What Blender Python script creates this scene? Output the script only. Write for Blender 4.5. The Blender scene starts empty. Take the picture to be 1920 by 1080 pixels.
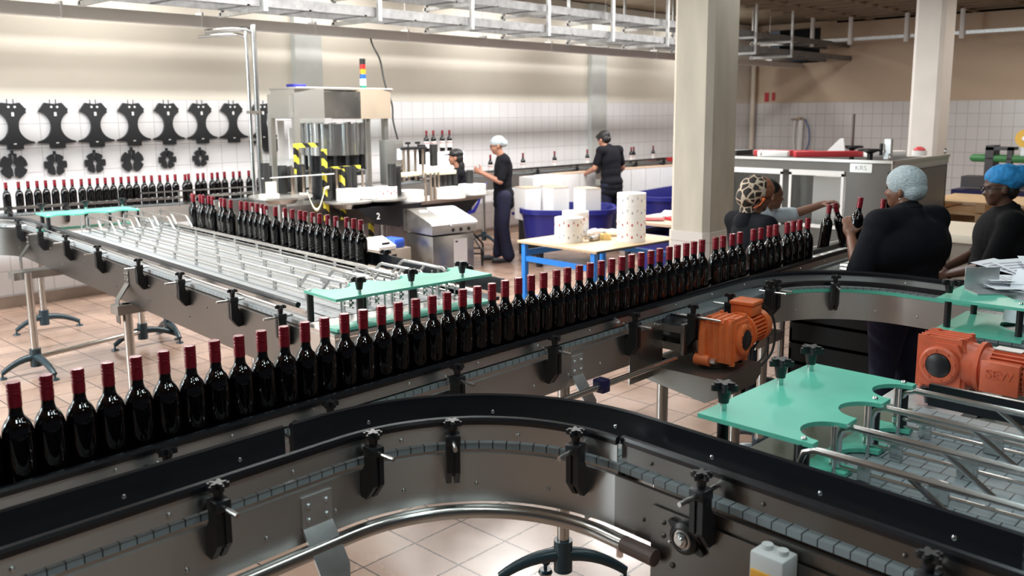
import bpy, bmesh, math, random
from mathutils import Vector as V, Matrix as MX
random.seed(7)
SC = bpy.context.scene
COL = SC.collection
PI = math.pi

# ---------------------------------------------------------------- camera
cd = bpy.data.cameras.new('camera')
cam = bpy.data.objects.new('camera', cd)
COL.objects.link(cam)
SC.camera = cam
cd.sensor_width = 36.0
cd.lens = 31.05
cd.shift_y = -0.0323
cd.clip_start = 0.05
cd.clip_end = 100
TH, PIT, ROL = 0.7524, 0.16, 0.0068       # heading from +x, downward pitch, roll
fw = V((math.cos(PIT)*math.cos(TH), math.cos(PIT)*math.sin(TH), -math.sin(PIT)))
rt = V((math.sin(TH), -math.cos(TH), 0))
dn = fw.cross(rt)
r2 = math.cos(ROL)*rt + math.sin(ROL)*dn
d2 = -math.sin(ROL)*rt + math.cos(ROL)*dn
cm = MX.Identity(4)
for i in range(3):
    cm[i][0], cm[i][1], cm[i][2] = r2[i], -d2[i], -fw[i]
cm[2][3] = 1.995
cam.matrix_world = cm
cd.dof.use_dof = True
cd.dof.focus_distance = 3.4
cd.dof.aperture_fstop = 4.0

# ---------------------------------------------------------------- light and exposure
vs = SC.view_settings
vs.view_transform = 'Standard'
vs.look = 'None'
vs.exposure = -0.1
vs.gamma = 1.0
vs.use_curve_mapping = False
w = bpy.data.worlds.new('hall_air')
SC.world = w
w.use_nodes = True
w.node_tree.nodes['Background'].inputs[0].default_value = (0.75, 0.86, 1.0, 1)
w.node_tree.nodes['Background'].inputs[1].default_value = 0.06

def lamp(name, loc, sx, sy, power, col=(1, 0.97, 0.92), rot=(0, 0, 0)):
    l = bpy.data.lights.new(name, 'AREA')
    l.shape = 'RECTANGLE'
    l.size, l.size_y = sx, sy
    l.energy = power
    l.color = col
    o = bpy.data.objects.new(name, l)
    o.location = loc
    o.rotation_euler = rot
    COL.objects.link(o)
    return o
# rows of fluorescent battens under the slab, running along the long wall, plus two added fill rows
for x in (-3.0, -0.5, 2.0, 4.5, 7.0, 9.5, 12.0):
    lamp('ceiling_batten', (x, 6.75, 3.78), 1.5, 0.22, 115 if x < 4 else 150, (0.90, 0.98, 1.0) if x < 3 else (1, 0.985, 0.96))
for x in (-2.0, 1.0, 4.0, 7.0, 10.0, 13.0, 16.0):  # row added to brighten the upper wall
    lamp('added_wall_fill', (x, 9.45, 3.80), 1.5, 0.3, 30, (1, 0.985, 0.95))
for x in (-1.5, 0.8, 3.1, 5.4):  # lamps added below tray height to brighten the trunking
    lamp('added_trunking_fill', (x, 7.05, 3.22), 1.4, 0.12, 46, (1, 0.985, 0.96))
for x in (0.4, 2.8, 5.2, 7.6):
    lamp('ceiling_batten', (x, 3.6, 3.78), 1.2, 0.10, 15, (0.93, 1.0, 1.0))
for x in (11.0, 14.0, 17.0):
    lamp('ceiling_batten', (x, 2.6, 3.78), 1.5, 0.10, 52, (1.0, 0.93, 0.84))
for x, y in ((0.1, 0.5), (1.5, 0.5), (2.9, 0.5), (4.5, 0.9), (1.2, -1.1)):
    lamp('ceiling_batten', (x, y, 3.78), 0.5, 0.32, 17, (0.82, 0.98, 1.0))
# tall side window at the left end of the hall
lamp('side_window', (-5.0, 8.3, 2.6), 2.4, 2.0, 420, (0.78, 0.94, 1.0), (0, math.radians(-62), 0))

# ---------------------------------------------------------------- materials
MATS = {}
def nt(m):
    return m.node_tree.nodes, m.node_tree.links
def mat(name, col, rough=0.5, metal=0.0, var=0.0, scale=12.0, bump=0.0, stretch=(1, 1, 1), coat=0.0, emit=0.0, spec=0.5, rvar=0.0, sss=0.0):
    m = bpy.data.materials.new(name)
    m.use_nodes = True
    N, L = nt(m)
    b = N['Principled BSDF']
    b.inputs['Base Color'].default_value = (*col, 1)
    b.inputs['Roughness'].default_value = rough
    b.inputs['Metallic'].default_value = metal
    b.inputs['Specular IOR Level'].default_value = spec
    if coat:
        b.inputs['Coat Weight'].default_value = coat
        b.inputs['Coat Roughness'].default_value = 0.05
    if emit:
        b.inputs['Emission Color'].default_value = (*col, 1)
        b.inputs['Emission Strength'].default_value = emit
    if var or bump or rvar:
        tc = N.new('ShaderNodeTexCoord')
        mp = N.new('ShaderNodeMapping')
        mp.inputs['Scale'].default_value = stretch
        nz = N.new('ShaderNodeTexNoise')
        nz.inputs['Scale'].default_value = scale
        nz.inputs['Detail'].default_value = 4
        L.new(tc.outputs['Object'], mp.inputs[0])
        L.new(mp.outputs[0], nz.inputs[0])
        if var:
            mr = N.new('ShaderNodeMapRange')
            mr.inputs[1].default_value = 0.25
            mr.inputs[2].default_value = 0.75
            mr.inputs[3].default_value = 1 - var
            mr.inputs[4].default_value = 1 + var
            L.new(nz.outputs[0], mr.inputs[0])
            mu = N.new('ShaderNodeVectorMath')
            mu.operation = 'SCALE'
            mu.inputs[0].default_value = col
            L.new(mr.outputs[0], mu.inputs['Scale'])
            L.new(mu.outputs[0], b.inputs['Base Color'])
        if rvar:
            mr = N.new('ShaderNodeMapRange')
            mr.inputs[1].default_value = 0.25
            mr.inputs[2].default_value = 0.75
            mr.inputs[3].default_value = max(0.02, rough - rvar)
            mr.inputs[4].default_value = rough + rvar
            L.new(nz.outputs[0], mr.inputs[0])
            L.new(mr.outputs[0], b.inputs['Roughness'])
        if bump:
            bp = N.new('ShaderNodeBump')
            bp.inputs['Strength'].default_value = bump
            bp.inputs['Distance'].default_value = 0.01
            L.new(nz.outputs[0], bp.inputs['Height'])
            L.new(bp.outputs[0], b.inputs['Normal'])
    MATS[name] = m
    return m

STEEL = mat('brushed_steel', (0.56, 0.55, 0.53), 0.25, 1.0, var=0.05, scale=3, rvar=0.05)
STEELB = mat('bright_steel', (0.66, 0.66, 0.65), 0.24, 1.0)
def brushed(name, col, rough, an):
    m = mat(name, col, rough, 1.0, var=0.06, scale=3)
    N, L = nt(m); b = N['Principled BSDF']
    t = N.new('ShaderNodeTangent'); t.direction_type = 'UV_MAP'; t.uv_map = 'UVMap'
    L.new(t.outputs[0], b.inputs['Tangent'])
    b.inputs['Anisotropic'].default_value = an
    b.inputs['Anisotropic Rotation'].default_value = 0.25
    return m
SHEET = brushed('rolled_steel_sheet', (0.58, 0.575, 0.56), 0.36, 0.75)
SHEETD = brushed('shade_tinted_steel_sheet', (0.18, 0.168, 0.155), 0.34, 0.6)  # dark copy of the sheet, dimmer reflections put into its colour
STEELD = mat('worn_steel', (0.40, 0.385, 0.365), 0.36, 1.0, var=0.15, scale=7, rvar=0.1)
GALV = mat('galvanised_steel', (0.60, 0.61, 0.61), 0.42, 0.85, var=0.12, scale=20)
BLACK = mat('black_plastic', (0.012, 0.012, 0.014), 0.38)
RAIL = mat('black_guide_plastic', (0.010, 0.011, 0.014), 0.24)
RUBBER = mat('black_rubber', (0.018, 0.018, 0.018), 0.6)
FOOT = mat('dark_teal_plastic', (0.016, 0.035, 0.045), 0.3)
GLASS = mat('dark_wine_glass', (0.002, 0.0012, 0.0015), 0.035, spec=0.5)
GLASS.node_tree.nodes['Principled BSDF'].inputs['IOR'].default_value = 1.58
REDCAP = mat('red_foil_cap', (0.22, 0.007, 0.018), 0.27, 0.25, coat=0.3)
GREEN = mat('green_plate_plastic', (0.12, 0.53, 0.39), 0.34, var=0.10, scale=5)
ORANGE = mat('orange_enamel', (0.76, 0.17, 0.045), 0.42, var=0.12, scale=18, bump=0.15)
REDOR = mat('red_orange_enamel', (0.62, 0.125, 0.055), 0.42, var=0.12, scale=18, bump=0.15)
WHITE = mat('white_card', (0.82, 0.81, 0.80), 0.7)
PAPER = mat('white_paper', (0.85, 0.86, 0.90), 0.75)
STEELW = mat('matt_worn_steel', (0.24, 0.228, 0.21), 0.45, 1.0, var=0.12, scale=4, rvar=0.06)
SKIN_D = mat('deep_brown_skin', (0.085, 0.036, 0.022), 0.45)
SKIN_M = mat('brown_skin', (0.20, 0.085, 0.05), 0.45)
SKIN_L = mat('tan_skin', (0.42, 0.20, 0.13), 0.5)
NAVY = mat('navy_workwear', (0.007, 0.008, 0.032), 0.85, var=0.2, scale=30, bump=0.2)
CHAR = mat('charcoal_workwear', (0.007, 0.0075, 0.011), 0.9, var=0.25, scale=14, bump=0.35, spec=0.2)
HAIR = mat('black_hair', (0.008, 0.007, 0.007), 0.55, bump=0.3, scale=60)
BLUEP = mat('blue_plastic', (0.018, 0.02, 0.26), 0.35)
YEL = mat('yellow_enamel', (0.75, 0.62, 0.05), 0.5)

# ---------------------------------------------------------------- mesh builder
WM = {}
class M:
    def __init__(s):
        s.bm = bmesh.new()
        s.uv = None
    def _xf(s, vs, mx):
        if mx is not None:
            for v in vs: v.co = mx @ v.co
    def box(s, x0, x1, y0, y1, z0, z1, bev=0.0, mx=None):
        r = bmesh.ops.create_cube(s.bm, size=1)
        vs = r['verts']
        for v in vs:
            v.co = V((x0 + (v.co.x+.5)*(x1-x0), y0 + (v.co.y+.5)*(y1-y0), z0 + (v.co.z+.5)*(z1-z0)))
        if bev:
            es = list({e for v in vs for e in v.link_edges})
            r = bmesh.ops.bevel(s.bm, geom=es, offset=bev, segments=2, affect='EDGES', profile=0.5)
            vs = list({v for f in r['faces'] for v in f.verts} | {v for v in vs if v.is_valid})
        s._xf(vs, mx)
        return s
    def cb(s, c, size, bev=0.0, mx=None):
        a = [(c[i]-size[i]/2, c[i]+size[i]/2) for i in range(3)]
        return s.box(*a[0], *a[1], *a[2], bev, mx)
    def cyl(s, p0, p1, r0, r1=None, n=16):
        p0, p1 = V(p0), V(p1)
        r1 = r0 if r1 is None else r1
        d = p1-p0
        mx = MX.Translation((p0+p1)/2) @ d.to_track_quat('Z', 'Y').to_matrix().to_4x4()
        bmesh.ops.create_cone(s.bm, cap_ends=True, segments=n, radius1=r0, radius2=r1, depth=d.length, matrix=mx)
        return s
    def ball(s, c, r, n=12, mx=None):
        r = (r, r, r) if not hasattr(r, '__len__') else r
        m = MX.Translation(c) @ (mx.to_4x4() if mx is not None else MX.Identity(4)) @ MX.Diagonal((*r, 1))
        bmesh.ops.create_uvsphere(s.bm, u_segments=n*2, v_segments=n, radius=1, matrix=m)
        return s
    def caps(s, p0, p1, r0, r1, n=12):          # tapered limb with round ends
        s.cyl(p0, p1, r0, r1, n*2)
        s.ball(p0, r0, n); s.ball(p1, r1, n)
        return s
    def tube(s, pts, r, n=10, closed=False):
        pts = [V(p) for p in pts]
        rings = []
        up = None
        for i, p in enumerate(pts):
            if closed: t = pts[(i+1) % len(pts)]-pts[i-1]
            else: t = pts[min(i+1, len(pts)-1)]-pts[max(i-1, 0)]
            t.normalize()
            if up is None:
                up = V((0, 0, 1)) if abs(t.z) < .9 else V((1, 0, 0))
            a = up.cross(t).normalized()
            b = t.cross(a).normalized()
            up = b
            rr = r[i] if hasattr(r, '__len__') else r
            rings.append([s.bm.verts.new(p + rr*(a*math.cos(2*PI*k/n) + b*math.sin(2*PI*k/n))) for k in range(n)])
        m = len(rings)
        for i in range(m if closed else m-1):
            A, B = rings[i], rings[(i+1) % m]
            for k in range(n):
                s.bm.faces.new((A[k], A[(k+1) % n], B[(k+1) % n], B[k]))
        if not closed:
            s.bm.faces.new(rings[0][::-1]); s.bm.faces.new(rings[-1])
        return s
    def lathe(s, prof, at=(0, 0, 0), n=24, mx=None):
        m = MX.Translation(at) @ (mx.to_4x4() if mx is not None else MX.Identity(4))
        rings = []
        for r, z in prof:
            if r < 1e-6: rings.append([s.bm.verts.new(m @ V((0, 0, z)))])
            else: rings.append([s.bm.verts.new(m @ V((r*math.cos(2*PI*k/n), r*math.sin(2*PI*k/n), z))) for k in range(n)])
        for A, B in zip(rings, rings[1:]):
            for k in range(n):
                if len(A) == 1 and len(B) == 1: continue
                if len(A) == 1: s.bm.faces.new((A[0], B[(k+1) % n], B[k]))
                elif len(B) == 1: s.bm.faces.new((A[k], A[(k+1) % n], B[0]))
                else: s.bm.faces.new((A[k], A[(k+1) % n], B[(k+1) % n], B[k]))
        return s
    def prism(s, poly, h0, h1, mx=None):
        m = mx if mx is not None else MX.Identity(4)
        a = [s.bm.verts.new(m @ V((x, y, h0))) for x, y in poly]
        b = [s.bm.verts.new(m @ V((x, y, h1))) for x, y in poly]
        n = len(poly)
        s.bm.faces.new(a[::-1]); s.bm.faces.new(b)
        for i in range(n):
            s.bm.faces.new((a[i], a[(i+1) % n], b[(i+1) % n], b[i]))
        return s
    def sweep(s, path, prof, closed=True):
        """profile (n,z) carried along a plan path; n points to the right of travel. UV = (length, n)"""
        if s.uv is None: s.uv = s.bm.loops.layers.uv.new('UVMap')
        pts = [V((p[0], p[1], 0)) for p in path]
        rings = []; ln = [0]
        for i, p in enumerate(pts):
            if i: ln.append(ln[-1] + (p-pts[i-1]).length)
            d0 = (pts[i]-pts[i-1]).normalized() if i else None
            d1 = (pts[i+1]-pts[i]).normalized() if i < len(pts)-1 else None
            d = (d0+d1).normalized() if d0 and d1 else (d0 or d1)
            k = 1/max(.3, d.dot(d0)) if d0 and d1 else 1
            nn = V((d.y, -d.x, 0))*k
            rings.append([s.bm.verts.new(p + nn*a + V((0, 0, z))) for a, z in prof])
        m = len(prof)
        cu = [0]
        for k in range(m): cu.append(cu[-1] + math.hypot(prof[(k+1) % m][0]-prof[k][0], prof[(k+1) % m][1]-prof[k][1]))
        for i in range(len(rings)-1):
            for k in range(m if closed else m-1):
                k2 = (k+1) % m
                f = s.bm.faces.new((rings[i][k], rings[i+1][k], rings[i+1][k2], rings[i][k2]))
                for l, uv in zip(f.loops, ((ln[i], cu[k]), (ln[i+1], cu[k]), (ln[i+1], cu[k+1]), (ln[i], cu[k+1]))):
                    l[s.uv].uv = uv
        if closed:
            s.bm.faces.new(rings[0]); s.bm.faces.new(rings[-1][::-1])
        return s
    def mark(s):
        s.nf = len(s.bm.faces)
        return s
    def second(s):
        for f in list(s.bm.faces)[s.nf:]: f.material_index = 1
        return s
    def build(s, name, m, parent=None, sharp=35, local=False, recalc=True):
        if recalc: bmesh.ops.recalc_face_normals(s.bm, faces=s.bm.faces)
        if parent is not None and not local:
            inv = WM[parent].inverted()
            for v in s.bm.verts: v.co = inv @ v.co
        me = bpy.data.meshes.new(name)
        s.bm.to_mesh(me); s.bm.free()
        me.shade_smooth()
        if sharp < 180: me.set_sharp_from_angle(angle=math.radians(sharp))
        ms = m if isinstance(m, (list, tuple)) else [m]
        for q in ms: me.materials.append(q)
        o = bpy.data.objects.new(name, me)
        COL.objects.link(o)
        if parent is not None: o.parent = parent
        WM[o] = WM[parent].copy() if parent is not None else MX.Identity(4)
        return o
def rz(a): return MX.Rotation(a, 4, 'Z')
def T(x, y, z): return MX.Translation((x, y, z))
def tag(o, label=None, cat=None, group=None, kind=None):
    if label: o['label'] = label
    if cat: o['category'] = cat
    if group: o['group'] = group
    if kind: o['kind'] = kind
    return o
def thing(name, label, cat, loc=(0, 0, 0), rot=0.0, group=None):
    o = bpy.data.objects.new(name, None)
    o.empty_display_size = 0.1
    COL.objects.link(o)
    o.location = loc
    o.rotation_euler = (0, 0, rot)
    WM[o] = MX.Translation(loc) @ rz(rot)
    return tag(o, label, cat, group)
def place(me, name, parent, loc, rot=0.0, m=None):       # child sharing mesh data, in world coordinates
    o = bpy.data.objects.new(name, me)
    COL.objects.link(o)
    wm = m if m is not None else MX.Translation(loc) @ rz(rot)
    if parent is not None:
        o.parent = parent
        o.matrix_local = WM[parent].inverted() @ wm
    else:
        o.matrix_local = wm
    WM[o] = wm
    return o
def dup(root, loc, rot=0.0, label=None, group=None, full=None):
    r = root.copy(); COL.objects.link(r)
    if full is not None: r.matrix_local = full
    else:
        r.location = loc; r.rotation_euler = (0, 0, rot)
    if label: r['label'] = label
    if group: r['group'] = group
    for ch in list(root.children):
        c = ch.copy(); COL.objects.link(c); c.parent = r
        for g in list(ch.children):
            d = g.copy(); COL.objects.link(d); d.parent = c
    return r
def struct(name, b, m, label=None, sharp=35):
    o = b.build(name, m, sharp=sharp)
    o['kind'] = 'structure'
    if label: o['label'] = label
    return o
def arc(cx, cy, r, a0, a1, n=20):
    return [(cx + r*math.cos(math.radians(a0+(a1-a0)*k/n)), cy + r*math.sin(math.radians(a0+(a1-a0)*k/n))) for k in range(n+1)]
ONES = 'zeroth first second third fourth fifth sixth seventh eighth ninth tenth eleventh twelfth thirteenth fourteenth fifteenth sixteenth seventeenth eighteenth nineteenth'.split()
def nth(k):
    if k < 20: return ONES[k]
    tens = {2: 'twent', 3: 'thirt', 4: 'fort', 5: 'fift', 6: 'sixt'}[k//10]
    return tens+'ieth' if k % 10 == 0 else tens+'y-'+ONES[k % 10]
# ---------------------------------------------------------------- room
def tile_floor():
    m = bpy.data.materials.new('terracotta_tiles'); m.use_nodes = True
    N, L = nt(m); b = N['Principled BSDF']
    tc = N.new('ShaderNodeTexCoord')
    mp = N.new('ShaderNodeMapping')
    mp.inputs['Location'].default_value = (FX, FY, 0)
    br = N.new('ShaderNodeTexBrick')
    br.offset = 0.0; br.squash = 1.0
    br.inputs['Scale'].default_value = 1.0
    br.inputs['Mortar Size'].default_value = 0.0045
    br.inputs['Mortar Smooth'].default_value = 0.2
    br.inputs['Brick Width'].default_value = 0.3
    br.inputs['Row Height'].default_value = 0.3
    br.inputs['Color1'].default_value = (0.43, 0.295, 0.225, 1)
    br.inputs['Color2'].default_value = (0.36, 0.235, 0.178, 1)
    br.inputs['Mortar'].default_value = (0.06, 0.04, 0.032, 1)
    L.new(tc.outputs['Object'], mp.inputs[0]); L.new(mp.outputs[0], br.inputs[0])
    nz = N.new('ShaderNodeTexNoise'); nz.inputs['Scale'].default_value = 1.6; nz.inputs['Detail'].default_value = 5
    L.new(tc.outputs['Object'], nz.inputs[0])
    cr = N.new('ShaderNodeMapRange'); cr.inputs[1].default_value = .35; cr.inputs[2].default_value = .7
    cr.inputs[3].default_value = 0.72; cr.inputs[4].default_value = 1.15
    L.new(nz.outputs[0], cr.inputs[0])
    mu = N.new('ShaderNodeVectorMath'); mu.operation = 'SCALE'
    L.new(br.outputs['Color'], mu.inputs[0]); L.new(cr.outputs[0], mu.inputs['Scale'])
    L.new(mu.outputs[0], b.inputs['Base Color'])
    rr = N.new('ShaderNodeMapRange'); rr.inputs[1].default_value = .3; rr.inputs[2].default_value = .7; rr.inputs[3].default_value = 0.13; rr.inputs[4].default_value = 0.34; b.inputs['IOR'].default_value = 1.55
    L.new(nz.outputs[0], rr.inputs[0]); L.new(rr.outputs[0], b.inputs['Roughness'])
    bp = N.new('ShaderNodeBump'); bp.inputs['Strength'].default_value = .4; bp.inputs['Distance'].default_value = .004; bp.invert = True
    L.new(br.outputs['Fac'], bp.inputs['Height']); L.new(bp.outputs[0], b.inputs['Normal'])
    return m
FX, FY = -0.115, -0.293
def tile_wall(name, axis, ox, zt, tw, thh, tile, grout, paint, mort=0.004):
    """glazed wall tile below zt, painted plaster above"""
    m = bpy.data.materials.new(name); m.use_nodes = True
    N, L = nt(m); b = N['Principled BSDF']
    tc = N.new('ShaderNodeTexCoord'); sx = N.new('ShaderNodeSeparateXYZ'); cx = N.new('ShaderNodeCombineXYZ')
    L.new(tc.outputs['Object'], sx.inputs[0])
    ad = N.new('ShaderNodeMath'); ad.inputs[1].default_value = -ox
    L.new(sx.outputs[axis], ad.inputs[0]); L.new(ad.outputs[0], cx.inputs[0])
    az = N.new('ShaderNodeMath'); az.inputs[1].default_value = -zt+20*thh
    L.new(sx.outputs[2], az.inputs[0]); L.new(az.outputs[0], cx.inputs[1])
    br = N.new('ShaderNodeTexBrick'); br.offset = 0.0
    br.inputs['Scale'].default_value = 1.0
    br.inputs['Mortar Size'].default_value = mort
    br.inputs['Mortar Smooth'].default_value = 0.3
    br.inputs['Brick Width'].default_value = tw
    br.inputs['Row Height'].default_value = thh
    br.inputs['Color1'].default_value = (*tile, 1)
    br.inputs['Color2'].default_value = (tile[0]*.96, tile[1]*.96, tile[2]*.97, 1)
    br.inputs['Mortar'].default_value = (*grout, 1)
    L.new(cx.outputs[0], br.inputs[0])
    nz = N.new('ShaderNodeTexNoise'); nz.inputs['Scale'].default_value = 1.3; nz.inputs['Detail'].default_value = 6
    L.new(tc.outputs['Object'], nz.inputs[0])
    mr = N.new('ShaderNodeMapRange'); mr.inputs[3].default_value = .88; mr.inputs[4].default_value = 1.08
    L.new(nz.outputs[0], mr.inputs[0])
    sc = N.new('ShaderNodeVectorMath'); sc.operation = 'SCALE'; sc.inputs[0].default_value = paint
    L.new(mr.outputs[0], sc.inputs['Scale'])
    gt = N.new('ShaderNodeMath'); gt.operation = 'GREATER_THAN'; gt.inputs[1].default_value = zt
    L.new(sx.outputs[2], gt.inputs[0])
    mi = N.new('ShaderNodeMix'); mi.data_type = 'RGBA'
    L.new(gt.outputs[0], mi.inputs[0]); L.new(br.outputs['Color'], mi.inputs[6]); L.new(sc.outputs[0], mi.inputs[7])
    L.new(mi.outputs[2], b.inputs['Base Color'])
    ro = N.new('ShaderNodeMapRange'); ro.inputs[3].default_value = .22; ro.inputs[4].default_value = .85
    L.new(gt.outputs[0], ro.inputs[0]); L.new(ro.outputs[0], b.inputs['Roughness'])
    return m
FLOOR = tile_floor()
WALLB = tile_wall('white_tile_and_cream_plaster', 0, 0.19, 2.165, 0.2065, 0.2545, (0.82, 0.81, 0.82), (0.50, 0.48, 0.48), (0.74, 0.69, 0.60))
WALLR = tile_wall('grey_tile_and_tan_plaster', 1, 0.1, 2.17, 0.2065, 0.2545, (0.66, 0.63, 0.62), (0.36, 0.33, 0.33), (0.60, 0.47, 0.35), 0.005)
struct('floor', M().box(-6, 19.2, -5, 10.3, -0.1, 0), FLOOR)
struct('wall_back', M().box(-6, 19.2, 10.1, 10.3, 0, 3.9), WALLB)
# right wall with the square opening the cable trays run through
b = M()
b.box(19.0, 19.2, -5, 8.55, 0, 3.9); b.box(19.0, 19.2, 8.55, 9.85, 0, 3.03); b.box(19.0, 19.2, 9.85, 10.1, 0, 3.9); b.box(19.0, 19.2, 8.55, 9.85, 3.78, 3.9)
struct('wall_right', b, WALLR)
struct('wall_recess', M().box(20.2, 20.3, 8.3, 10.1, 2.9, 4.0), mat('dark_void', (0.03, 0.028, 0.026), .9))
CONCR = mat('ribbed_concrete', (0.26, 0.20, 0.14), 0.9, var=0.2, scale=2)
b = M().box(-6, 19.2, -5, 10.3, 3.92, 4.05)
for k in range(17): b.box(11.0+.5*k, 11.06+.5*k, -5, 8.2, 3.84, 3.93)
for k in range(13): b.box(10.9, 19, -4.6+1.0*k, -4.52+1.0*k, 3.84, 3.93)
struct('ceiling', b, CONCR)
SKIRT = mat('brown_skirting_tile', (0.26, 0.19, 0.15), 0.4, var=.2, scale=4)
struct('baseboard_back', M().box(-6, 19, 10.07, 10.1, 0, 0.12, .004), SKIRT)
struct('baseboard_right', M().box(18.97, 19, -5, 10.07, 0, 0.12, .004), SKIRT)
CONC = mat('cast_concrete', (0.53, 0.48, 0.40), 0.85, var=0.16, scale=5, stretch=(1, 1, .25), bump=.2)
CONCW = mat('painted_concrete', (0.66, 0.62, 0.58), 0.8, var=0.05, scale=3)
PIL = mat('grey_pilaster_paint', (0.52, 0.53, 0.51), 0.8, var=.08, scale=3)
for nm, x0, x1 in (('trim_1', 6.62, 7.03), ('trim_2', 12.82, 13.26)):
    struct(nm, M().box(x0, x1, 10.0, 10.1, 0.0, 3.9), PIL)
WPIPE = mat('cream_pipe', (0.62, 0.54, 0.45), .5)
struct('trim_3', M().cyl((18.8, 10.0, 0), (18.8, 10.0, 3.9), .055), WPIPE)
TILEW = tile_wall('column_tile', 0, 0.0, 9.0, 0.21, 0.255, (0.66, 0.61, 0.56), (0.40, 0.36, 0.33), (0.6, 0.6, 0.6))
def column(cx, cy, sx, sy, ch, zt, m, label):
    x0, x1, y0, y1 = cx-sx/2, cx+sx/2, cy-sy/2, cy+sy/2
    def oct_(e): return [(x0-e+ch, y0-e), (x1+e-ch, y0-e), (x1+e, y0-e+ch), (x1+e, y1+e-ch), (x1+e-ch, y1+e), (x0-e+ch, y1+e), (x0-e, y1+e-ch), (x0-e, y0-e+ch)]
    t = thing('concrete_column', label, 'column', (cx, cy, 0))
    M().prism(oct_(0), 0, 3.92).build('shaft', m, t)
    M().prism(oct_(.012), 0, zt).build('tile_cladding', TILEW, t)
column(7.06, 4.22, .50, .40, .05, .93, CONC, 'rough bare concrete column standing mid hall behind the front bottle row')
column(13.3, 4.33, .50, .40, .05, 1.0, CONCW, 'white painted concrete column at right behind the steel cabinet')
# ---------------------------------------------------------------- conveyors
def chain_mat(name, col, pitch, row, off):
    m = bpy.data.materials.new(name); m.use_nodes = True
    N, L = nt(m); b = N['Principled BSDF']
    uv = N.new('ShaderNodeUVMap'); uv.uv_map = 'UVMap'
    br = N.new('ShaderNodeTexBrick'); br.offset = off
    br.inputs['Scale'].default_value = 1
    br.inputs['Brick Width'].default_value = pitch; br.inputs['Row Height'].default_value = row
    br.inputs['Mortar Size'].default_value = 0.0016; br.inputs['Mortar Smooth'].default_value = .1
    br.inputs['Color1'].default_value = (*col, 1); br.inputs['Color2'].default_value = (col[0]*.9, col[1]*.9, col[2]*.9, 1)
    br.inputs['Mortar'].default_value = (.015, .016, .018, 1)
    L.new(uv.outputs[0], br.inputs[0]); L.new(br.outputs['Color'], b.inputs['Base Color'])
    b.inputs['Roughness'].default_value = .38
    bp = N.new('ShaderNodeBump'); bp.inputs['Distance'].default_value = .004; bp.invert = True
    L.new(br.outputs['Fac'], bp.inputs['Height']); L.new(bp.outputs[0], b.inputs['Normal'])
    return m
CHAIN = chain_mat('grey_chain_links', (.24, .27, .28), .0381, .5, 0.0)
MAT_CH = chain_mat('grey_mat_chain', (.25, .29, .31), .0508, .064, .5)
MAT_WH = chain_mat('pale_mat_chain', (.38, .40, .41), .0508, .064, .5)

# shared bracket meshes: n (outward from the frame) is local +x, z up, origin on the frame face at height 0 = belt top
def mesh_of(b, name, m, sharp=35):
    o = b.build(name, m, sharp=sharp)
    me = o.data
    bpy.data.objects.remove(o)
    return me
b = M()
poly = [(0, -.05), (0, -.115), (.022, -.118), (.055, -.075), (.055, .03), (.018, .03), (.018, -.02)]
mx = MX(((1, 0, 0, 0), (0, 0, 1, 0), (0, 1, 0, 0), (0, 0, 0, 1)))
b.prism(poly, -.019, -.004, mx); b.prism(poly, .004, .019, mx)
b.box(.024, .05, -.006, .006, -.085, .028)
b.box(.014, .058, -.021, .021, .006, .034, .004)
BR_ME = mesh_of(b, 'guide_bracket', BLACK)
def knob_shape(b, s=1.0):
    pts = []
    for k in range(60):
        a = 2*PI*k/60
        pts.append((s*(.0195+.0075*math.cos(5*a))*math.cos(a), s*(.0195+.0075*math.cos(5*a))*math.sin(a)))
    b.prism(pts, .026*s, .038*s)
    b.prism([(x*.8, y*.8) for x, y in pts], .038*s, .042*s)
    b.cyl((0, 0, 0), (0, 0, .028*s), .010*s, .0145*s, 16)
    return b
KN_ME = mesh_of(knob_shape(M()), 'clamp_knob', BLACK)
KNB_ME = mesh_of(knob_shape(M(), 1.35), 'clamp_knob', BLACK)
RD_ME = mesh_of(M().cyl((-.06, 0, 0), (.085, 0, 0), .006, n=10), 'clamp_rod', STEELB)
RDL_ME = mesh_of(M().cyl((-.09, 0, 0), (.14, 0, 0), .006, n=10), 'clamp_rod', STEELB)
def bracket(par, x, y, nx, ny, z=1.06, rod=RD_ME):
    a = math.atan2(ny, nx)
    w = MX.Translation((x, y, z)) @ rz(a)
    o = place(BR_ME, 'guide_bracket', par, None, m=w)
    place(KN_ME, 'clamp_knob', o, None, m=w @ T(.036, 0, .033))
    place(rod, 'clamp_rod', o, None, m=w @ T(.036, 0, .018))
    return o
def strap(par, x, y, nx, ny, drop=.30, hw=.035, m=None):
    """bolted plate on the frame whose lower half is bent outward and down to the leg"""
    w = MX.Translation((x, y, 0)) @ rz(math.atan2(ny, nx))
    b = M()
    b.box(0, .005, -hw, hw, .925, 1.015, 0, w)
    pr = MX(((1, 0, 0, 0), (0, 0, 1, 0), (0, 1, 0, 0), (0, 0, 0, 1)))
    b.prism([(0, .93), (.005, .93), (.075, .83), (.075, .83-drop), (.07, .83-drop), (.07, .828), (0, .922)], -hw, hw, w @ pr)
    for dy in (-.6*hw, .6*hw):
        for z in (.95, .99):
            b.ball((0, 0, 0), (.006, .008, .008), 6, w @ T(.006, dy, z))
    return b.build('support_strap', m or GALV, par)
def path_at(path, s):
    for p, q in zip(path, path[1:]):
        d = math.hypot(q[0]-p[0], q[1]-p[1])
        if s <= d or q is path[-1]:
            t = s/d; dx, dy = (q[0]-p[0])/d, (q[1]-p[1])/d
            return p[0]+dx*s, p[1]+dy*s, dy, -dx
        s -= d
def plen(path): return sum(math.hypot(q[0]-p[0], q[1]-p[1]) for p, q in zip(path, path[1:]))
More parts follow.
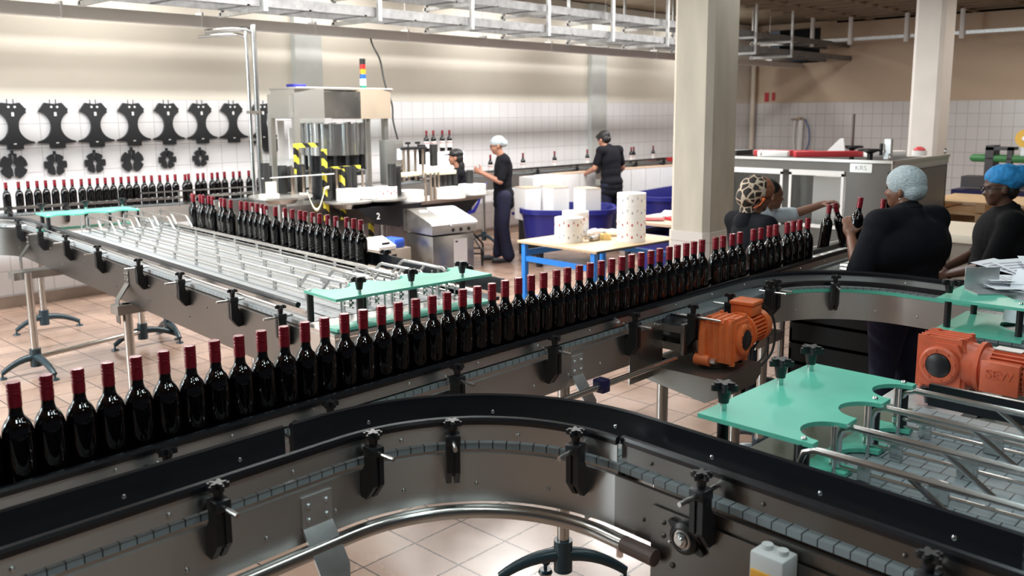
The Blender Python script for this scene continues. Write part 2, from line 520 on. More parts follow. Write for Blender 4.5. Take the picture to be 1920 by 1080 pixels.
def bolts(b, path, n, z, step, r=.006, start=.1):
    s = start
    while s < plen(path)-.03:
        x, y, nx, ny = path_at(path, s)
        b.ball((x+nx*n, y+ny*n, z), (r, r, r), 5)
        s += step
    return b
def frames(par, path, zb=.89, zt=1.035, wd=.17, near=True, far=True, m=None):
    m = m or SHEET
    if near:
        b = M().sweep(path, [(0, zb), (0, zt), (-.014, zt), (-.014, zt-.005), (-.004, zt-.005), (-.004, zb+.004), (-.03, zb+.004), (-.03, zb)])
        bolts(b, path, 0, zb+.055, .21)
        b.build('side_frame', m, par)
    if far:
        M().sweep(path, [(-wd, zb), (-wd, zt), (-wd+.014, zt), (-wd+.014, zt-.005), (-wd+.004, zt-.005), (-wd+.004, zb)]).build('side_frame', m, par)
def belt(par, path, n0=-.15, n1=-.015, z=1.06, m=None):
    M().sweep(path, [(n0, z-.018), (n0, z), (n1, z), (n1, z-.018)]).build('chain_belt', m or CHAIN, par)
def rail_near(par, path, n=-.04, z=1.06, up=0.0, m=None):
    b = M().sweep(path, [(n-.002, z+.008), (n-.002, z+.045+up), (n+.002, z+.045+up), (n+.002, z+.008)])
    bolts(b, path, n+.002, z+.028, .33)
    b.build('guide_strip', m or SHEET, par)
    M().sweep(path, [(n-.008, z+.045+up), (n-.008, z+.062+up), (n-.003, z+.068+up), (n+.006, z+.066+up), (n+.010, z+.058+up), (n+.008, z+.045+up)]).build('guide_rail', RAIL, par)
def rail_far(par, path, n=-.127, z=1.06, top=.105):
    b = M().sweep(path, [(n, z+.012), (n, z+top), (n-.008, z+top+.004), (n-.016, z+top), (n-.016, z+.012)])
    b.mark(); bolts(b, path, n-.001, z+.055, .30, .007, .2); b.second()
    b.build('guide_board', [RAIL, STEELB], par)
def leg_stand(par, x, y, a, z1=.86, r=.026, arms=((0, .24), (180, .24)), tie=None):
    """round post on an arched foot with levelling pads"""
    M().cyl((x, y, .08), (x, y, z1), r, n=20).build('post', STEEL, par)
    b = M().cyl((x, y, .06), (x, y, .2), r+.014, n=20)
    for da, ln in arms:
        t = math.radians(a+da); c, s = math.cos(t), math.sin(t)
        pts = [(x+c*ln*k/8, y+s*ln*k/8, .135-.09*(k/8)**2.2) for k in range(9)]
        b.tube(pts, [.032-.013*k/8 for k in range(9)], 12)
        e = pts[-1]
        b.cyl((e[0], e[1], .0), (e[0], e[1], .014), .032, .026, 16)
        b.cyl((e[0], e[1], .012), (e[0], e[1], .05), .008, n=8)
    b.build('foot', FOOT, par)

# --- front conveyor (carries the long row of bottles)
AY = 2.2
t = thing('bottle_conveyor', 'long straight stainless conveyor carrying the front row of red-capped bottles', 'conveyor', (2.3, 2.3, 0))
pathA = [(-1.2, AY), (3.32, AY)]
fullA = [(-1.2, AY), (5.75, AY)]
frames(t, pathA, far=False)
M().sweep([(3.1, AY), (3.36, AY)], [(.003, .80), (.003, 1.03), (.0, 1.03), (.0, .80)]).build('gusset_plate', STEEL, t)
frames(t, fullA, near=False, wd=.18)
belt(t, fullA, -.15, -.03)
rail_near(t, fullA, -.035)
M().sweep(fullA, [(-.15, 1.10), (-.15, 1.13), (-.16, 1.13), (-.16, 1.10)]).build('guide_rail', RAIL, t)
for x in (.986, 1.50, 2.03, 2.552, 3.09): bracket(t, x, AY, 0, -1)
strap(t, 2.735, AY, 0, -1, .5)
M().cyl((1.5, 2.09, .90), (3.30, 2.09, .90), .013, n=14).build('tube_rail', STEELB, t)
NAVYP = mat('navy_plastic', (.012, .012, .07), .4)
M().box(2.735, 2.785, 2.065, 2.12, .875, .93, .006).build('tube_clamp', NAVYP, t)
for x in (.2, 4.6): leg_stand(t, x, 2.33, 90, .86)
leg_stand(t, 2.71, 2.25, 0, .88, .026, ((-42, .27), (138, .27), (80, .12)))
M().cyl((2.735, 2.13, .55), (2.71, 2.25, .55), .02).build('leg_tie', STEEL, t)

# --- curved conveyor in the foreground and its twins
def curve_path(cx, cy, tilt, xs, L, r=.5):
    """straight along +x, right-hand bend about (cx,cy), then straight towards -y (tilted by tilt degrees)"""
    p = [(xs, cy+r)] + arc(cx, cy, r, 90, -tilt, 26)
    a = math.radians(-90-tilt)
    e = p[-1]
    p.append((e[0]+L*math.cos(a), e[1]+L*math.sin(a)))
    return p
B_C = (1.32, 1.37)
pb = curve_path(*B_C, 4.5, -.9, 1.9)
t = thing('curved_conveyor', 'curved stainless conveyor in the foreground bending right to the near lane table', 'conveyor', (1.7, 1.7, 0))
frames(t, pb[:-1])
frames(t, [pb[-2], pb[-1]], m=SHEETD)  # straight run uses the shade-tinted copy of the same sheet
belt(t, pb)
rail_near(t, pb[:-1], -.010, 1.062, .012)
rail_near(t, [pb[-2], pb[-1]], -.030, 1.062, .010, SHEETD)
rail_far(t, [(-.9, 1.87), (1.235, 1.87)])
rail_far(t, [(1.262, 1.87)] + pb[1:-1] + [(pb[-1][0]+.075, pb[-1][1]+.95)])
for (x, y) in ((.95, 1.87), (1.40, 1.864)): bracket(t, x, y, 0, -1, 1.075)
for ang in (52, 8):
    a = math.radians(ang); bracket(t, B_C[0]+.5*math.cos(a), B_C[1]+.5*math.sin(a), -math.cos(a), -math.sin(a), 1.075)
for y in (1.03, .50):
    bracket(t, 1.817-(1.33-y)*.0787, y, -1, .078, 1.075)
# outer brackets seen above the black board
for (x, y, a) in ((.9, 2.042, 90), (1.33, 2.042, 90), (1.735, 1.875, 50), (1.955, 1.40, 3)):
    c, s = math.cos(math.radians(a)), math.sin(math.radians(a))
    bracket(t, x, y, c, s)
strap(t, 1.24, 1.87, 0, -1, .62, .046)
# deep panel on the straight side with the chain bearing and the isolator switch
yy = lambda y: 1.815-(1.33-y)*.0787
pp = [(yy(1.20), 1.20), (yy(-.4), -.4)]
b = M().sweep(pp, [(.002, .70), (.002, 1.0), (.005, 1.0), (.005, .70)])
for y in (1.16, 1.12):
    for z in (.93, .965): b.ball((yy(y)-.005, y, z), (.007, .007, .007), 6)
b.ball((yy(1.13)-.005, 1.13, .86), (.008, .008, .008), 6); b.ball((yy(.70)-.005, .70, .96), (.008, .008, .008), 6)
b.build('deep_side_panel', SHEETD, t)
wb = T(yy(1.085)-.005, 1.085, .955) @ rz(math.radians(180-4.5)) @ MX.Rotation(PI/2, 4, 'Y')
b = M()
b.prism([(.06*math.cos(q), .03*math.sin(q)) if abs(math.sin(q)) < .3 else (.042*math.cos(q), .042*math.sin(q)) for q in [2*PI*k/40 for k in range(40)]], 0, .012, wb @ MX.Rotation(math.radians(60), 4, 'Z'))
b.lathe([(.040, .01), (.040, .022), (.030, .030), (.026, .030), (.024, .022), (0, .022)], (0, 0, 0), 28, wb)
fb = b.build('flange_bearing', BLACK, t)
b = M().lathe([(.028, .02), (.028, .026), (.02, .028), (.018, .034), (.012, .036), (.010, .040), (0, .040)], (0, 0, 0), 24, wb)
b.ball((0, 0, 0), .006, 6, wb @ T(-.027, .046, .012)); b.ball((0, 0, 0), .006, 6, wb @ T(.027, -.046, .012))
b.build('shaft_end', STEELB, fb)
# curved bumper tube under the bend
bp = [(-.5, 1.85, .872)] + [(x, y, .872) for x, y in arc(*B_C, .475, 90, 0, 20)] + [(1.782, 1.24, .872)]
M().tube(bp, .021, 14).build('bumper_tube', STEEL, t)
M().tube([(1.785, 1.275, .872), (1.776, 1.17, .872)], .0225, 14).build('tube_sleeve', mat('brown_sleeve', (.12, .08, .07), .4), t)
leg_stand(t, 2.0, .62, 90, .9)
leg_stand(t, .3, 1.96, 90, .9)
GREYP = mat('pale_grey_enclosure', (.55, .56, .55), .5)
sw = thing('isolator_switch', 'pale grey isolator box with red knob on yellow plate, fixed under the near chain', 'switch', (yy(.83)-.006, .83, .90))
ws = T(yy(.83)-.006, .83, .04) @ rz(math.radians(180-4.5))
M().box(.0, .065, -.042, .042, .86, .985, .006, ws).build('enclosure', GREYP, sw)
M().cyl(ws @ V((.03, -.018, .985)), ws @ V((.03, -.018, .996)), .013).cyl(ws @ V((.03, .02, .985)), ws @ V((.03, .02, .996)), .013).build('cable_glands', GREYP, sw)
M().box(.064, .070, -.036, .030, .868, .945, .002, ws).build('yellow_plate', mat('amber_plate', (.65, .32, .02), .5), sw)
b = M().cyl(ws @ V((.068, -.004, .905)), ws @ V((.092, -.004, .905)), .026, .022, 24)
b.build('red_knob', mat('red_switch_plastic', (.45, .01, .015), .35), sw)

# --- far curved conveyor at right, with its own chain
F_C = (4.15, 1.60)
pf = curve_path(*F_C, 3, 3.46, 1.6)
t = thing('curved_conveyor', 'curved stainless conveyor at right that bends away beside the bottle row end', 'conveyor', (4.4, 1.9, 0))
frames(t, pf)
belt(t, pf, -.125, -.012)
gp = [(3.62, 2.1)] + pf[1:]
b = M().sweep(gp, [(-.142, 1.06), (-.142, 1.105), (-.138, 1.105), (-.138, 1.06)])
bolts(b, gp, -.138, 1.085, .30); b.build('guide_strip', SHEET, t)
M().sweep(gp, [(-.145, 1.105), (-.148, 1.125), (-.14, 1.13), (-.13, 1.122), (-.132, 1.105)]).build('guide_rail', RAIL, t)
M().sweep(gp[2:], [(-.022, 1.07), (-.03, 1.088), (-.02, 1.096), (-.008, 1.09), (-.008, 1.07)]).build('guide_rail', RAIL, t)
M().sweep(gp[2:], [(-.03, 1.036), (-.03, 1.052), (-.003, 1.052), (-.003, 1.036)]).build('wear_strip', GREEN, t)
for x in (3.40, 3.73): bracket(t, x, 2.1, 0, -1, 1.06, RDL_ME)
for x in (4.14, 4.20): bracket(t, x, 2.1, .1 if x > 4.15 else 0, -1)
a = math.radians(38); bracket(t, F_C[0]+.5*math.cos(a), F_C[1]+.5*math.sin(a), -math.cos(a), -math.sin(a))
# end housing with the turned chain
b = M().box(3.36, 3.47, 2.085, 2.105, .90, 1.045, .003).box(3.36, 3.47, 2.235, 2.25, .90, 1.045, .003).box(3.362, 3.375, 2.1, 2.24, .915, .95).box(3.362, 3.375, 2.1, 2.24, 1.0, 1.03)
b.build('end_housing', STEELD, t)
M().cyl((3.45, 2.11, .99), (3.45, 2.235, .99), .062, n=28).build('chain_return', CHAIN, t)
leg_stand(t, 4.35, 2.2, 90, .9); leg_stand(t, 4.75, 1.2, 0, .9)
M().box(4.1, 4.42, 2.12, 2.26, .80, .815).box(4.1, 4.42, 2.115, 2.12, .77, .815).build('leg_bracket', STEEL, t)

# --- motor shelf on two legs
t = thing('motor_shelf', 'folded stainless shelf on two round legs under the orange gear motor', 'shelf', (3.5, 2.05, 0))
b = M().box(3.28, 3.66, 1.86, 2.28, .845, .85)
pr = MX(((1, 0, 0, 0), (0, 0, 1, 0), (0, 1, 0, 0), (0, 0, 0, 1)))
b.prism([(3.28, .85), (3.66, .85), (3.66, .80), (3.60, .76), (3.34, .76), (3.28, .81)], 1.856, 1.861, pr)
py_ = MX(((0, 0, 1, 0), (1, 0, 0, 0), (0, 1, 0, 0), (0, 0, 0, 1)))
b.prism([(1.858, .85), (2.28, .85), (2.28, .79), (1.92, .735), (1.858, .77)], 3.277, 3.282, py_)
b.build('tray', STEELW, t)
for x, y in ((3.40, 2.22), (3.60, 1.95)):
    M().cyl((x, y, 0.02), (x, y, .85), .027, n=20).build('leg', STEEL, t)

# --- gear motors
def gear_motor(name_label, org, ax, m, big=False, writing=False):
    """local: gearbox at origin, hollow shaft cover facing local -y, motor along +x, z up"""
    w = MX.Translation(org) @ rz(ax)
    t = thing('gear_motor', name_label, 'motor', (org[0], org[1], org[2]-.11), ax)
    b = M()
    hx = .085
    prof = [(-hx, -.10), (hx*.9, -.10), (hx, -.085), (hx, .055), (hx*.75, .095), (-hx*.8, .095), (-hx, .07)]
    xz = MX(((1, 0, 0, 0), (0, 0, 1, 0), (0, 1, 0, 0), (0, 0, 0, 1)))
    b.prism(prof, -.065, .065, w @ xz)
    b.prism([(x*.86, z*.86) for x, z in prof], -.078, .078, w @ xz)
    for k in range(5):
        b.box(-hx-.004, hx*.8, -.067+.032*k, -.061+.032*k, -.098, .099, 0, w)
    for sx in (-1, 1):
        for sy in (-1, 1):
            b.cyl(w @ V((sx*.065, sy*.06, -.11)), w @ V((sx*.065, sy*.06, -.085)), .014, n=10)
            b.cyl(w @ V((sx*.06, sy*.055, .085)), w @ V((sx*.06, sy*.055, .104)), .010, n=8)
    ry = w @ MX.Rotation(PI/2, 4, 'X')
    b.lathe([(0, .0), (.070, .0), (.070, .092), (.062, .098), (.046, .098), (.046, .09), (0, .09)], (0, 0, 0), 32, ry)
    for k in range(8):
        q = 2*PI*k/8+.2
        b.cyl(ry @ V((.056*math.cos(q), .056*math.sin(q), .09)), ry @ V((.056*math.cos(q), .056*math.sin(q), .102)), .005, n=6)
    b.cyl(w @ V((hx*.8, 0, 0)), w @ V((hx+.035, 0, 0)), .085, .078, 28)
    b.cyl(w @ V((hx+.03, 0, 0)), w @ V((hx+.045, 0, 0)), .092, n=28)
    b.build('gearcase', m, t)
    M().lathe([(0, .093), (.043, .093), (.043, .101), (.035, .106), (0, .106)], (0, 0, 0), 28, ry).build('shaft_cover', BLACK, t)
    b = M()
    x0 = hx+.045
    b.cyl(w @ V((x0, 0, 0)), w @ V((x0+.03, 0, 0)), .075, .072, 28)
    b.cyl(w @ V((x0+.02, 0, 0)), w @ V((x0+.155, 0, 0)), .062, n=28)
    for k in range(26):
        q = 2*PI*k/26
        fm = w @ T(x0+.03, 0, 0) @ MX.Rotation(q, 4, 'X')
        b.box(0, .115, -.003, .003, .055, .077, 0, fm)
    b.cyl(w @ V((x0+.145, 0, 0)), w @ V((x0+.195, 0, 0)), .082, .080, 28)
    b.cyl(w @ V((x0+.195, 0, 0)), w @ V((x0+.205, 0, 0)), .080, .066, 28)
    b.build('motor_housing', m, t)
    bx = M().box(x0+.02, x0+.125, -.055, .055, .07, .125, .006, w).box(x0+.012, x0+.133, -.06, .06, .12, .138, .005, w) if not writing else \
        M().box(x0+.03, x0+.14, -.115, -.055, -.05, .05, .006, w).box(x0+.022, x0+.148, -.125, -.11, -.056, .056, .004, w)
    tb = bx.build('terminal_box', m, t)
    if not writing:
        M().cyl(w @ V((x0+.13, -.02, .10)), w @ V((x0+.165, -.02, .10)), .012, n=10).build('cable_gland', GREYP, t)
    else:
        M().box(x0+.03, x0+.12, -.02, .035, .077, .08, 0, w).build('rating_plate', GALV, t)
        cu = bpy.data.curves.new('lettering', 'FONT'); cu.body = 'SEW'; cu.size = .045; cu.extrude = .002; cu.align_x = 'CENTER'; cu.align_y = 'CENTER'
        co = bpy.data.objects.new('cast_lettering', cu); COL.objects.link(co)
        dg = bpy.context.evaluated_depsgraph_get()
        me = bpy.data.meshes.new_from_object(co.evaluated_get(dg)); bpy.data.objects.remove(co)
        me.materials.clear(); me.materials.append(m)
        lw = w @ T(x0+.085, -.126, .012) @ MX.Rotation(PI/2, 4, 'X')
        place(me, 'cast_lettering', tb, None, m=lw)
    return t, w, x0
t, w, x0 = gear_motor('orange gear motor with black shaft cover on the stainless shelf mid right', (3.50, 1.95, .985), math.radians(4), ORANGE)
# torque arm
b = M()
b.tube([w @ V((-.06, .075, .09)), w @ V((-.085, .075, .02)), w @ V((-.10, .07, -.09))], [.026, .02, .018], 10)
b.cyl(w @ V((-.10, .03, -.095)), w @ V((-.10, .10, -.095)), .026, n=16)
b.build('torque_arm', ORANGE, t)
b = M().cyl(w @ V((-.10, .02, -.095)), w @ V((-.10, .11, -.095)), .009, n=8).cyl(w @ V((-.10, -.0, -.095)), w @ V((-.10, .03, -.095)), .014, n=6)
b.build('arm_bolt', STEELB, t)
cg = w @ V((x0+.165, -.02, .10))
c = [cg, cg+V((.03, 0, -.005)), cg+V((.09, -.02, -.05)), cg+V((.12, -.03, -.14)), cg+V((.10, -.03, -.24)), cg+V((.03, -.02, -.29)), cg+V((-.05, 0, -.33))]
def smooth(pts, n=6):
    pts = [V(p) for p in pts]; out = []
    P = [pts[0]] + pts + [pts[-1]]
    for i in range(1, len(P)-2):
        for k in range(n):
            u = k/n
            out.append(.5*((2*P[i]) + (P[i+1]-P[i-1])*u + (2*P[i-1]-5*P[i]+4*P[i+1]-P[i+2])*u*u + (3*P[i]-P[i-1]-3*P[i+1]+P[i+2])*u**3))
    return out + [pts[-1]]
M().tube(smooth(c), .006, 8).build('cable', RUBBER, t)
c2 = [cg+V((-.08, -.02, -.20)), cg+V((-.02, -.03, -.15)), cg+V((.04, -.03, -.15)), cg+V((.05, -.03, -.20)), cg+V((-.01, -.03, -.26)), cg+V((-.09, -.02, -.27)), cg+V((-.10, -.02, -.20)), cg+V((-.085, -.02, -.10))]
M().tube(smooth(c2), .005, 8).build('cable', RUBBER, t)
M().tube(smooth([(3.45, 2.09, .90), (3.40, 2.02, .86), (3.42, 1.96, .858), (3.47, 1.93, .858)]), .006, 8).build('cable', RUBBER, t)
b = M().cyl((3.47, 2.02, .985), (3.47, 2.10, .985), .03, n=20).box(3.44, 3.52, 2.03, 2.06, .87, 1.0, .004)
b.build('drive_adapter', FOOT, t)
t2, w2, x2 = gear_motor('red-orange gear motor with raised SEW lettering at right edge of the hall', (3.46, 1.00, 1.065), math.radians(-93), REDOR, writing=True)
# ---------------------------------------------------------------- lane tables
def scallop(x0, x1, yf, yb, r, n, side, off=.0):
    """plan outline of a green plate: straight edge at yb, n round bites of radius r along yf (side=-1: bites open to -y)"""
    out = [(x1, yb), (x0, yb), (x0, yf)]
    p = (x1-x0-off*2)/n
    for k in range(n):
        cx = x0+off+p*(k+.5)
        for a in range(13):
            q = PI*a/12
            out.append((cx-r*math.cos(q), yf-side*r*1.0*math.sin(q)))
    out.append((x1, yf))
    return out
def lane_table(label, W, y0, y1, nl, mats, far=None, near=None, handle_far=.0, handle_near=.0, x0=.03, z=1.06, bodyz=.80, pitch=.155, toplong=False, lx=None, low='back'):
    """W: local frame. x across from the near frame face, y along. lanes of double rods with green guide plates at the ends"""
    t = thing('lane_table', label, 'conveyor table', tuple(W.translation[:2])+(0,), math.atan2(W[1][0], W[0][0]))
    xe = x0+nl*pitch+.1
    b = M().sweep([tuple((W @ V((xe-.0, y0, 0)))[:2]), tuple((W @ V((xe-.0, y1, 0)))[:2])], [(-(xe-x0), z-.018), (-(xe-x0), z), (0, z), (0, z-.018)])
    # sweep runs to +y so n (right) is +x: shift to cover x0..xe
    b.build('mat_chain', mats, t)
    M().box(xe, xe+.006, y0, y1, bodyz+.08, z-.02, 0, W).box(x0, xe, y0+.02, y1-.02, z-.10, z-.06, 0, W).build('side_frame', STEEL, t)
    for k in range(nl):
        x = x0+.06+pitch*(k+.5) if lx is None else lx+pitch*k
        b = M()
        b.tube([W @ V((x, y0+.03, z+.045)), W @ V((x, y1-.03, z+.045))], .0075, 8)
        b.tube([W @ V((x, y0+.03, z+.022)), W @ V((x, y1-.03, z+.022))], .005, 6)
        n = max(2, int((y1-y0)/.33))
        for j in range(n):
            y = y0+.12+(y1-y0-.24)*j/(n-1)
            b.cb((x, y, z+.022), (.010, .035, .042), .003, W)
        b.build('lane_rod', STEELB if toplong else STEEL, t)
        for hl, ya, sg in ((handle_near, y0, 1), (handle_far, y1, -1)):
            if not hl: continue
            h = z+.135
            b = M()
            pts = [(x, ya+sg*.05, z+.02), (x, ya+sg*.05, h-.035), (x, ya+sg*.058, h-.012), (x, ya+sg*.085, h)]
            if toplong:
                pts += [(x, ya+sg*.32, h-.002), (x, ya+sg*1.5, h-.012)]
                b.tube([W @ V(q) for q in pts], .009, 10)
                b.tube([W @ V((x, ya+sg*.30, h-.002)), W @ V((x+.005, ya+sg*.42, z+.05))], .0075, 8)
                b.cb((x, ya+sg*.30, z+.03), (.014, .05, .055), .002, W)
            else:
                pts += [(x, ya+sg*(hl-.12), h), (x, ya+sg*(hl-.10), h-.008), (x, ya+sg*hl, z+.05)]
                b.tube([W @ V(q) for q in pts], .0085, 10)
                b.tube([W @ V((x, ya+sg*(hl*.42), h)), W @ V((x, ya+sg*(hl*.42+.10), z+.05))], .0085, 10)
            b.build('lane_handle', STEELB if toplong else STEEL, t)
            b = M()
            for dx, dy in ((.03, .02), (-.045, .06))[:1 if toplong and k == 0 else 2]:
                b.cyl(W @ V((x+dx, ya+sg*dy, z)), W @ V((x+dx, ya+sg*dy, h+.01)), .005, n=8)
            b.build('lane_pin', STEELB, t)
    for pl in (far, near):
        if not pl: continue
        px0, px1, yf, yb, r, n, side, kn, skew = pl
        o = scallop(px0, px1, yf, yb, r, n, side)
        o = [(x, y+skew*(x-px0)) for x, y in o]
        M().prism(o, z+.138, z+.15, W).build('upper_plate', GREEN, t)
        if low == 'back':
            o2 = [(px0, yb), (px1, yb+skew*(px1-px0)), (px1, yb+side*.09), (px0, yb+side*.09)]
        else:
            o2 = scallop(px0, px1, yf, yf-side*.11, r, n, side)
        M().prism(o2, z+.004, z+.016, W).build('lower_plate', GREEN, t)
        for kx in kn:
            ky = yb+side*.035+skew*(kx-px0)
            for py in (ky, yf-side*.05+skew*(kx-px0)):
                if py != ky:
                    kx2 = px0+(px1-px0)/n*round((kx-px0)/((px1-px0)/n))
                    kx2 = min(max(kx2, px0+.015), px1-.015)
                    py = yf-side*.03+skew*(kx2-px0)
                else: kx2 = kx
                po = M().cyl(W @ V((kx2, py, z+.01)), W @ V((kx2, py, z+.14)), .0155, n=14).build('spacer_post', BLACK, t)
                if py == ky:
                    M().cyl(W @ V((kx2, py, z+.15)), W @ V((kx2, py, z+.175)), .009, n=12).build('threaded_stud', STEELB, po)
                    place(KNB_ME, 'clamp_knob', po, None, m=MX.Translation(W @ V((kx2, py, z+.17))))
                else:
                    M().ball(W @ V((kx2, py, z+.152)), (.008, .008, .006), 6).build('cap_screw', STEELB, po)
    return t, xe

# table beside the foreground curve (runs out of frame at lower right)
WE = T(1.93, 1.17, 0) @ rz(math.radians(-1.5))
t, xe = lane_table('near lane table with grey slatted chain and scalloped green plate at lower right', WE, -1.7, -.24, 4, MAT_CH,
    far=(.03, .68, -.32, .0, .078, 3, -1, (.10, .41, .60), .0), handle_far=.3, x0=.0, pitch=.208, toplong=True, lx=.035, low='front')
M().box(.0, xe, -.27, -.02, 1.035, 1.05, 0, WE).build('transfer_plate', mat('olive_wear_sheet', (.10, .115, .075), .5), t)
b = M().sweep([tuple((WE @ V((xe-.02, -.28, 0)))[:2]), tuple((WE @ V((xe-.02, -1.7, 0)))[:2])], [(-.008, 1.08), (-.008, 1.15), (.008, 1.15), (.008, 1.08)])
b.build('guide_board', RAIL, t)
for x, y in ((.1, -.15), (.62, -.15)): leg_stand(t, *(WE @ V((x, y, 0)))[:2], 0, 1.02, .022, ((90, .2), (-90, .2)))

# table at the far left between the wall conveyor and the front row
D_C = (2.09, 8.13)
ph = curve_path(*D_C, 4.9, -.6, 4.75)
t = thing('curved_conveyor', 'long curved conveyor at left whose brackets line the big lane table', 'conveyor', (2.4, 6.0, 0))
b = M().sweep(ph, [(0, .80), (0, 1.035), (-.03, 1.035), (-.03, 1.03), (-.004, 1.03), (-.004, .80)])
bolts(b, ph, 0, .97, .42); bolts(b, ph, 0, .88, .60, start=.4); b.build('side_frame', SHEETD, t)
M().sweep(ph[:20], [(-.17, .80), (-.17, 1.035), (-.166, 1.035), (-.166, .80)]).build('side_frame', STEEL, t)
belt(t, ph, -.15, -.02, m=MAT_WH)
b = M().sweep(ph, [(-.062, 1.07), (-.062, 1.105), (-.058, 1.105), (-.058, 1.07)]); b.build('guide_strip', STEEL, t)
M().tube([(x, y, 1.118) for x, y in [(path_at(ph, s)[0]-path_at(ph, s)[2]*.06, path_at(ph, s)[1]-path_at(ph, s)[3]*.06) for s in [plen(ph)*k/60*.985 for k in range(1, 61)]]], .014, 10).build('guide_rail', RAIL, t)
M().tube([(x, y, 1.112) for x, y in [(path_at(ph, s)[0]+path_at(ph, s)[2]*.012, path_at(ph, s)[1]+path_at(ph, s)[3]*.012) for s in [plen(ph)*k/60*.98 for k in range(1, 61)]]], .005, 8).build('thin_rod', STEELB, t)
dx, dy = math.sin(math.radians(4.9)), math.cos(math.radians(4.9))
def dface(y): return 2.59+(y-8.1)*.0857
for y in (8.08, 7.42, 6.74, 6.03, 5.27, 4.63, 3.97, 3.47): bracket(t, dface(y), y, -dy, dx)
strap(t, dface(5.6), 5.6, -dy, dx, .15, m=STEELW); strap(t, dface(7.95), 7.95, -dy, dx, .1, m=STEELW)
for x, y in ((2.34, 7.30), (3.28, 7.5), (2.90, 8.72)): leg_stand(t, x, y, 175, .80, .028, ((0, .24), (100 if x < 2.5 else 180, .30)))
M().box(2.26, 3.4, 7.36, 7.50, .74, .80).build('cross_beam', STEELD, t)
M().cyl((2.34, 7.30, .13), (3.28, 7.5, .13), .02).build('leg_tie', STEEL, t)
for x, y in ((2.36, 5.6), (3.2, 5.5)): leg_stand(t, x, y, 85, .80, .03, ((0, .26), (180, .26)))
M().box(2.28, 3.3, 5.55, 5.66, .74, .80).build('cross_beam', STEELD, t)
WD = T(2.165, 3.08, 0) @ rz(math.radians(-4.9))
t, xe = lane_table('big lane table at left with pale mat chain and green plates at both ends', WD, .28, 4.35, 5, MAT_WH,
    far=(.02, .74, 4.36, 4.70, .085, 3, -1, (.06, .40, .70), .0), near=(.02, .90, .28, .0, .085, 3, 1, (.16, .44, .74), .0),
    handle_far=.75, handle_near=.55, x0=.16, pitch=.145)
M().box(.0, .93, -.01, .28, 1.04, 1.058, 0, WD).build('transfer_plate', STEEL, t)
M().box(-.004, .0, -.02, .32, .84, 1.04, 0, WD).box(0, .94, -.024, -.02, .84, 1.04, 0, WD).build('end_frame', STEEL, t)
# single-file lane beyond the table carrying the second bottle row
t = thing('bottle_conveyor', 'narrow conveyor lane behind the lane table carrying the second bottle row', 'conveyor', (3.3, 5.5, 0))
WL = T(2.165, 3.08, 0) @ rz(math.radians(-4.9))
pl = [tuple((WL @ V((.90, y, 0)))[:2]) for y in (.1, 4.9)]
M().sweep(pl, [(.01, 1.042), (.01, 1.06), (.135, 1.06), (.135, 1.042)]).build('chain_belt', CHAIN, t)
M().sweep(pl, [(.0, .88), (.0, 1.04), (.004, 1.04), (.004, .88)]).build('side_frame', STEEL, t)
M().tube([(*pl[0], 1.105), (*pl[1], 1.105)], .008, 8).build('guide_rail', STEEL, t)
p2 = [tuple((WL @ V((1.06, y, 0)))[:2]) for y in (.1, 1.55)]
M().sweep(p2, [(0, 1.07), (0, 1.15), (.012, 1.15), (.012, 1.07)]).build('guide_board', RAIL, t)
for y in (.42, 1.2):
    q = WL @ V((1.085, y, 1.12)); place(KNB_ME, 'clamp_knob', t, None, m=MX.Translation(q))
    M().cyl(q-V((0, 0, .1)), q, .008).build('bracket_stud', STEEL, t)
for y in (.6, 2.6, 4.6): leg_stand(t, *(WL @ V((1.0, y, 0)))[:2], 85, .9)

# short table at the right edge
WG = T(3.90, 1.22, 0)
t = thing('lane_table', 'right-hand lane table edge with double green plate above the red-orange motor', 'conveyor table', (4.2, .8, 0))
M().box(-.03, .62, -1.8, .0, .84, 1.045, .004, WG).build('side_frame', STEEL, t)
M().sweep([(4.5, -.5), (4.5, 1.18)], [(-.58, 1.045), (-.58, 1.06), (0, 1.06), (0, 1.045)]).build('mat_chain', MAT_CH, t)
o = [(.0, -.03), (.45, -.03), (.45, -.33), (.40, -.33), (.36, -.25), (.30, -.21), (.24, -.22), (.18, -.27), (.12, -.36), (.0, -.36)]
M().prism(o, 1.198, 1.21, WG).build('upper_plate', GREEN, t)
M().prism(o, 1.064, 1.076, WG).build('lower_plate', GREEN, t)
for x, y, k in ((.06, -.06, 1), (.40, -.07, 1), (.08, -.33, 0), (.38, -.28, 0)):
    po = M().cyl(WG @ V((x, y, 1.07)), WG @ V((x, y, 1.20)), .014, n=14).build('spacer_post', BLACK, t)
    if k: place(KNB_ME, 'clamp_knob', po, None, m=WG @ T(x, y, 1.225))
    else: M().ball(WG @ V((x, y, 1.212)), (.009, .009, .007), 6).build('cap_screw', STEELB, po)
M().box(-.30, -.02, -.36, -.06, .90, .905, 0, WG).box(-.40, -.03, -.26, -.12, .93, .95, 0, WG).build('motor_bracket', STEEL, t)
place(KNB_ME, 'clamp_knob', t, None, m=T(3.20, .98, .97))
M().box(3.1, 3.42, .86, 1.14, .90, .96, .004).build('drive_cover', GALV, t)
M().box(3.1, 3.9, .5, 1.1, .84, .86).build('support_beam', STEEL, t)
leg_stand(t, 4.2, 1.0, 0, .86)
leg_stand(t, 3.5, .9, 0, .86)
wq = T(4.20, 1.10, 0) @ rz(math.radians(-48))
b = M().box(-.075, .075, -.003, .003, 1.212, 1.31, .002, wq).box(-.075, .095, -.12, .003, 1.211, 1.215, 0, wq)
tag(b.build('bent_plate', GALV), 'small bent grey metal plate standing on the right-hand green plate', 'metal plate')
t = thing('paper_sheet', 'loose white printed sheets piled on the right-hand green plate', 'papers', (4.25, .98, 1.215))
random.seed(3)
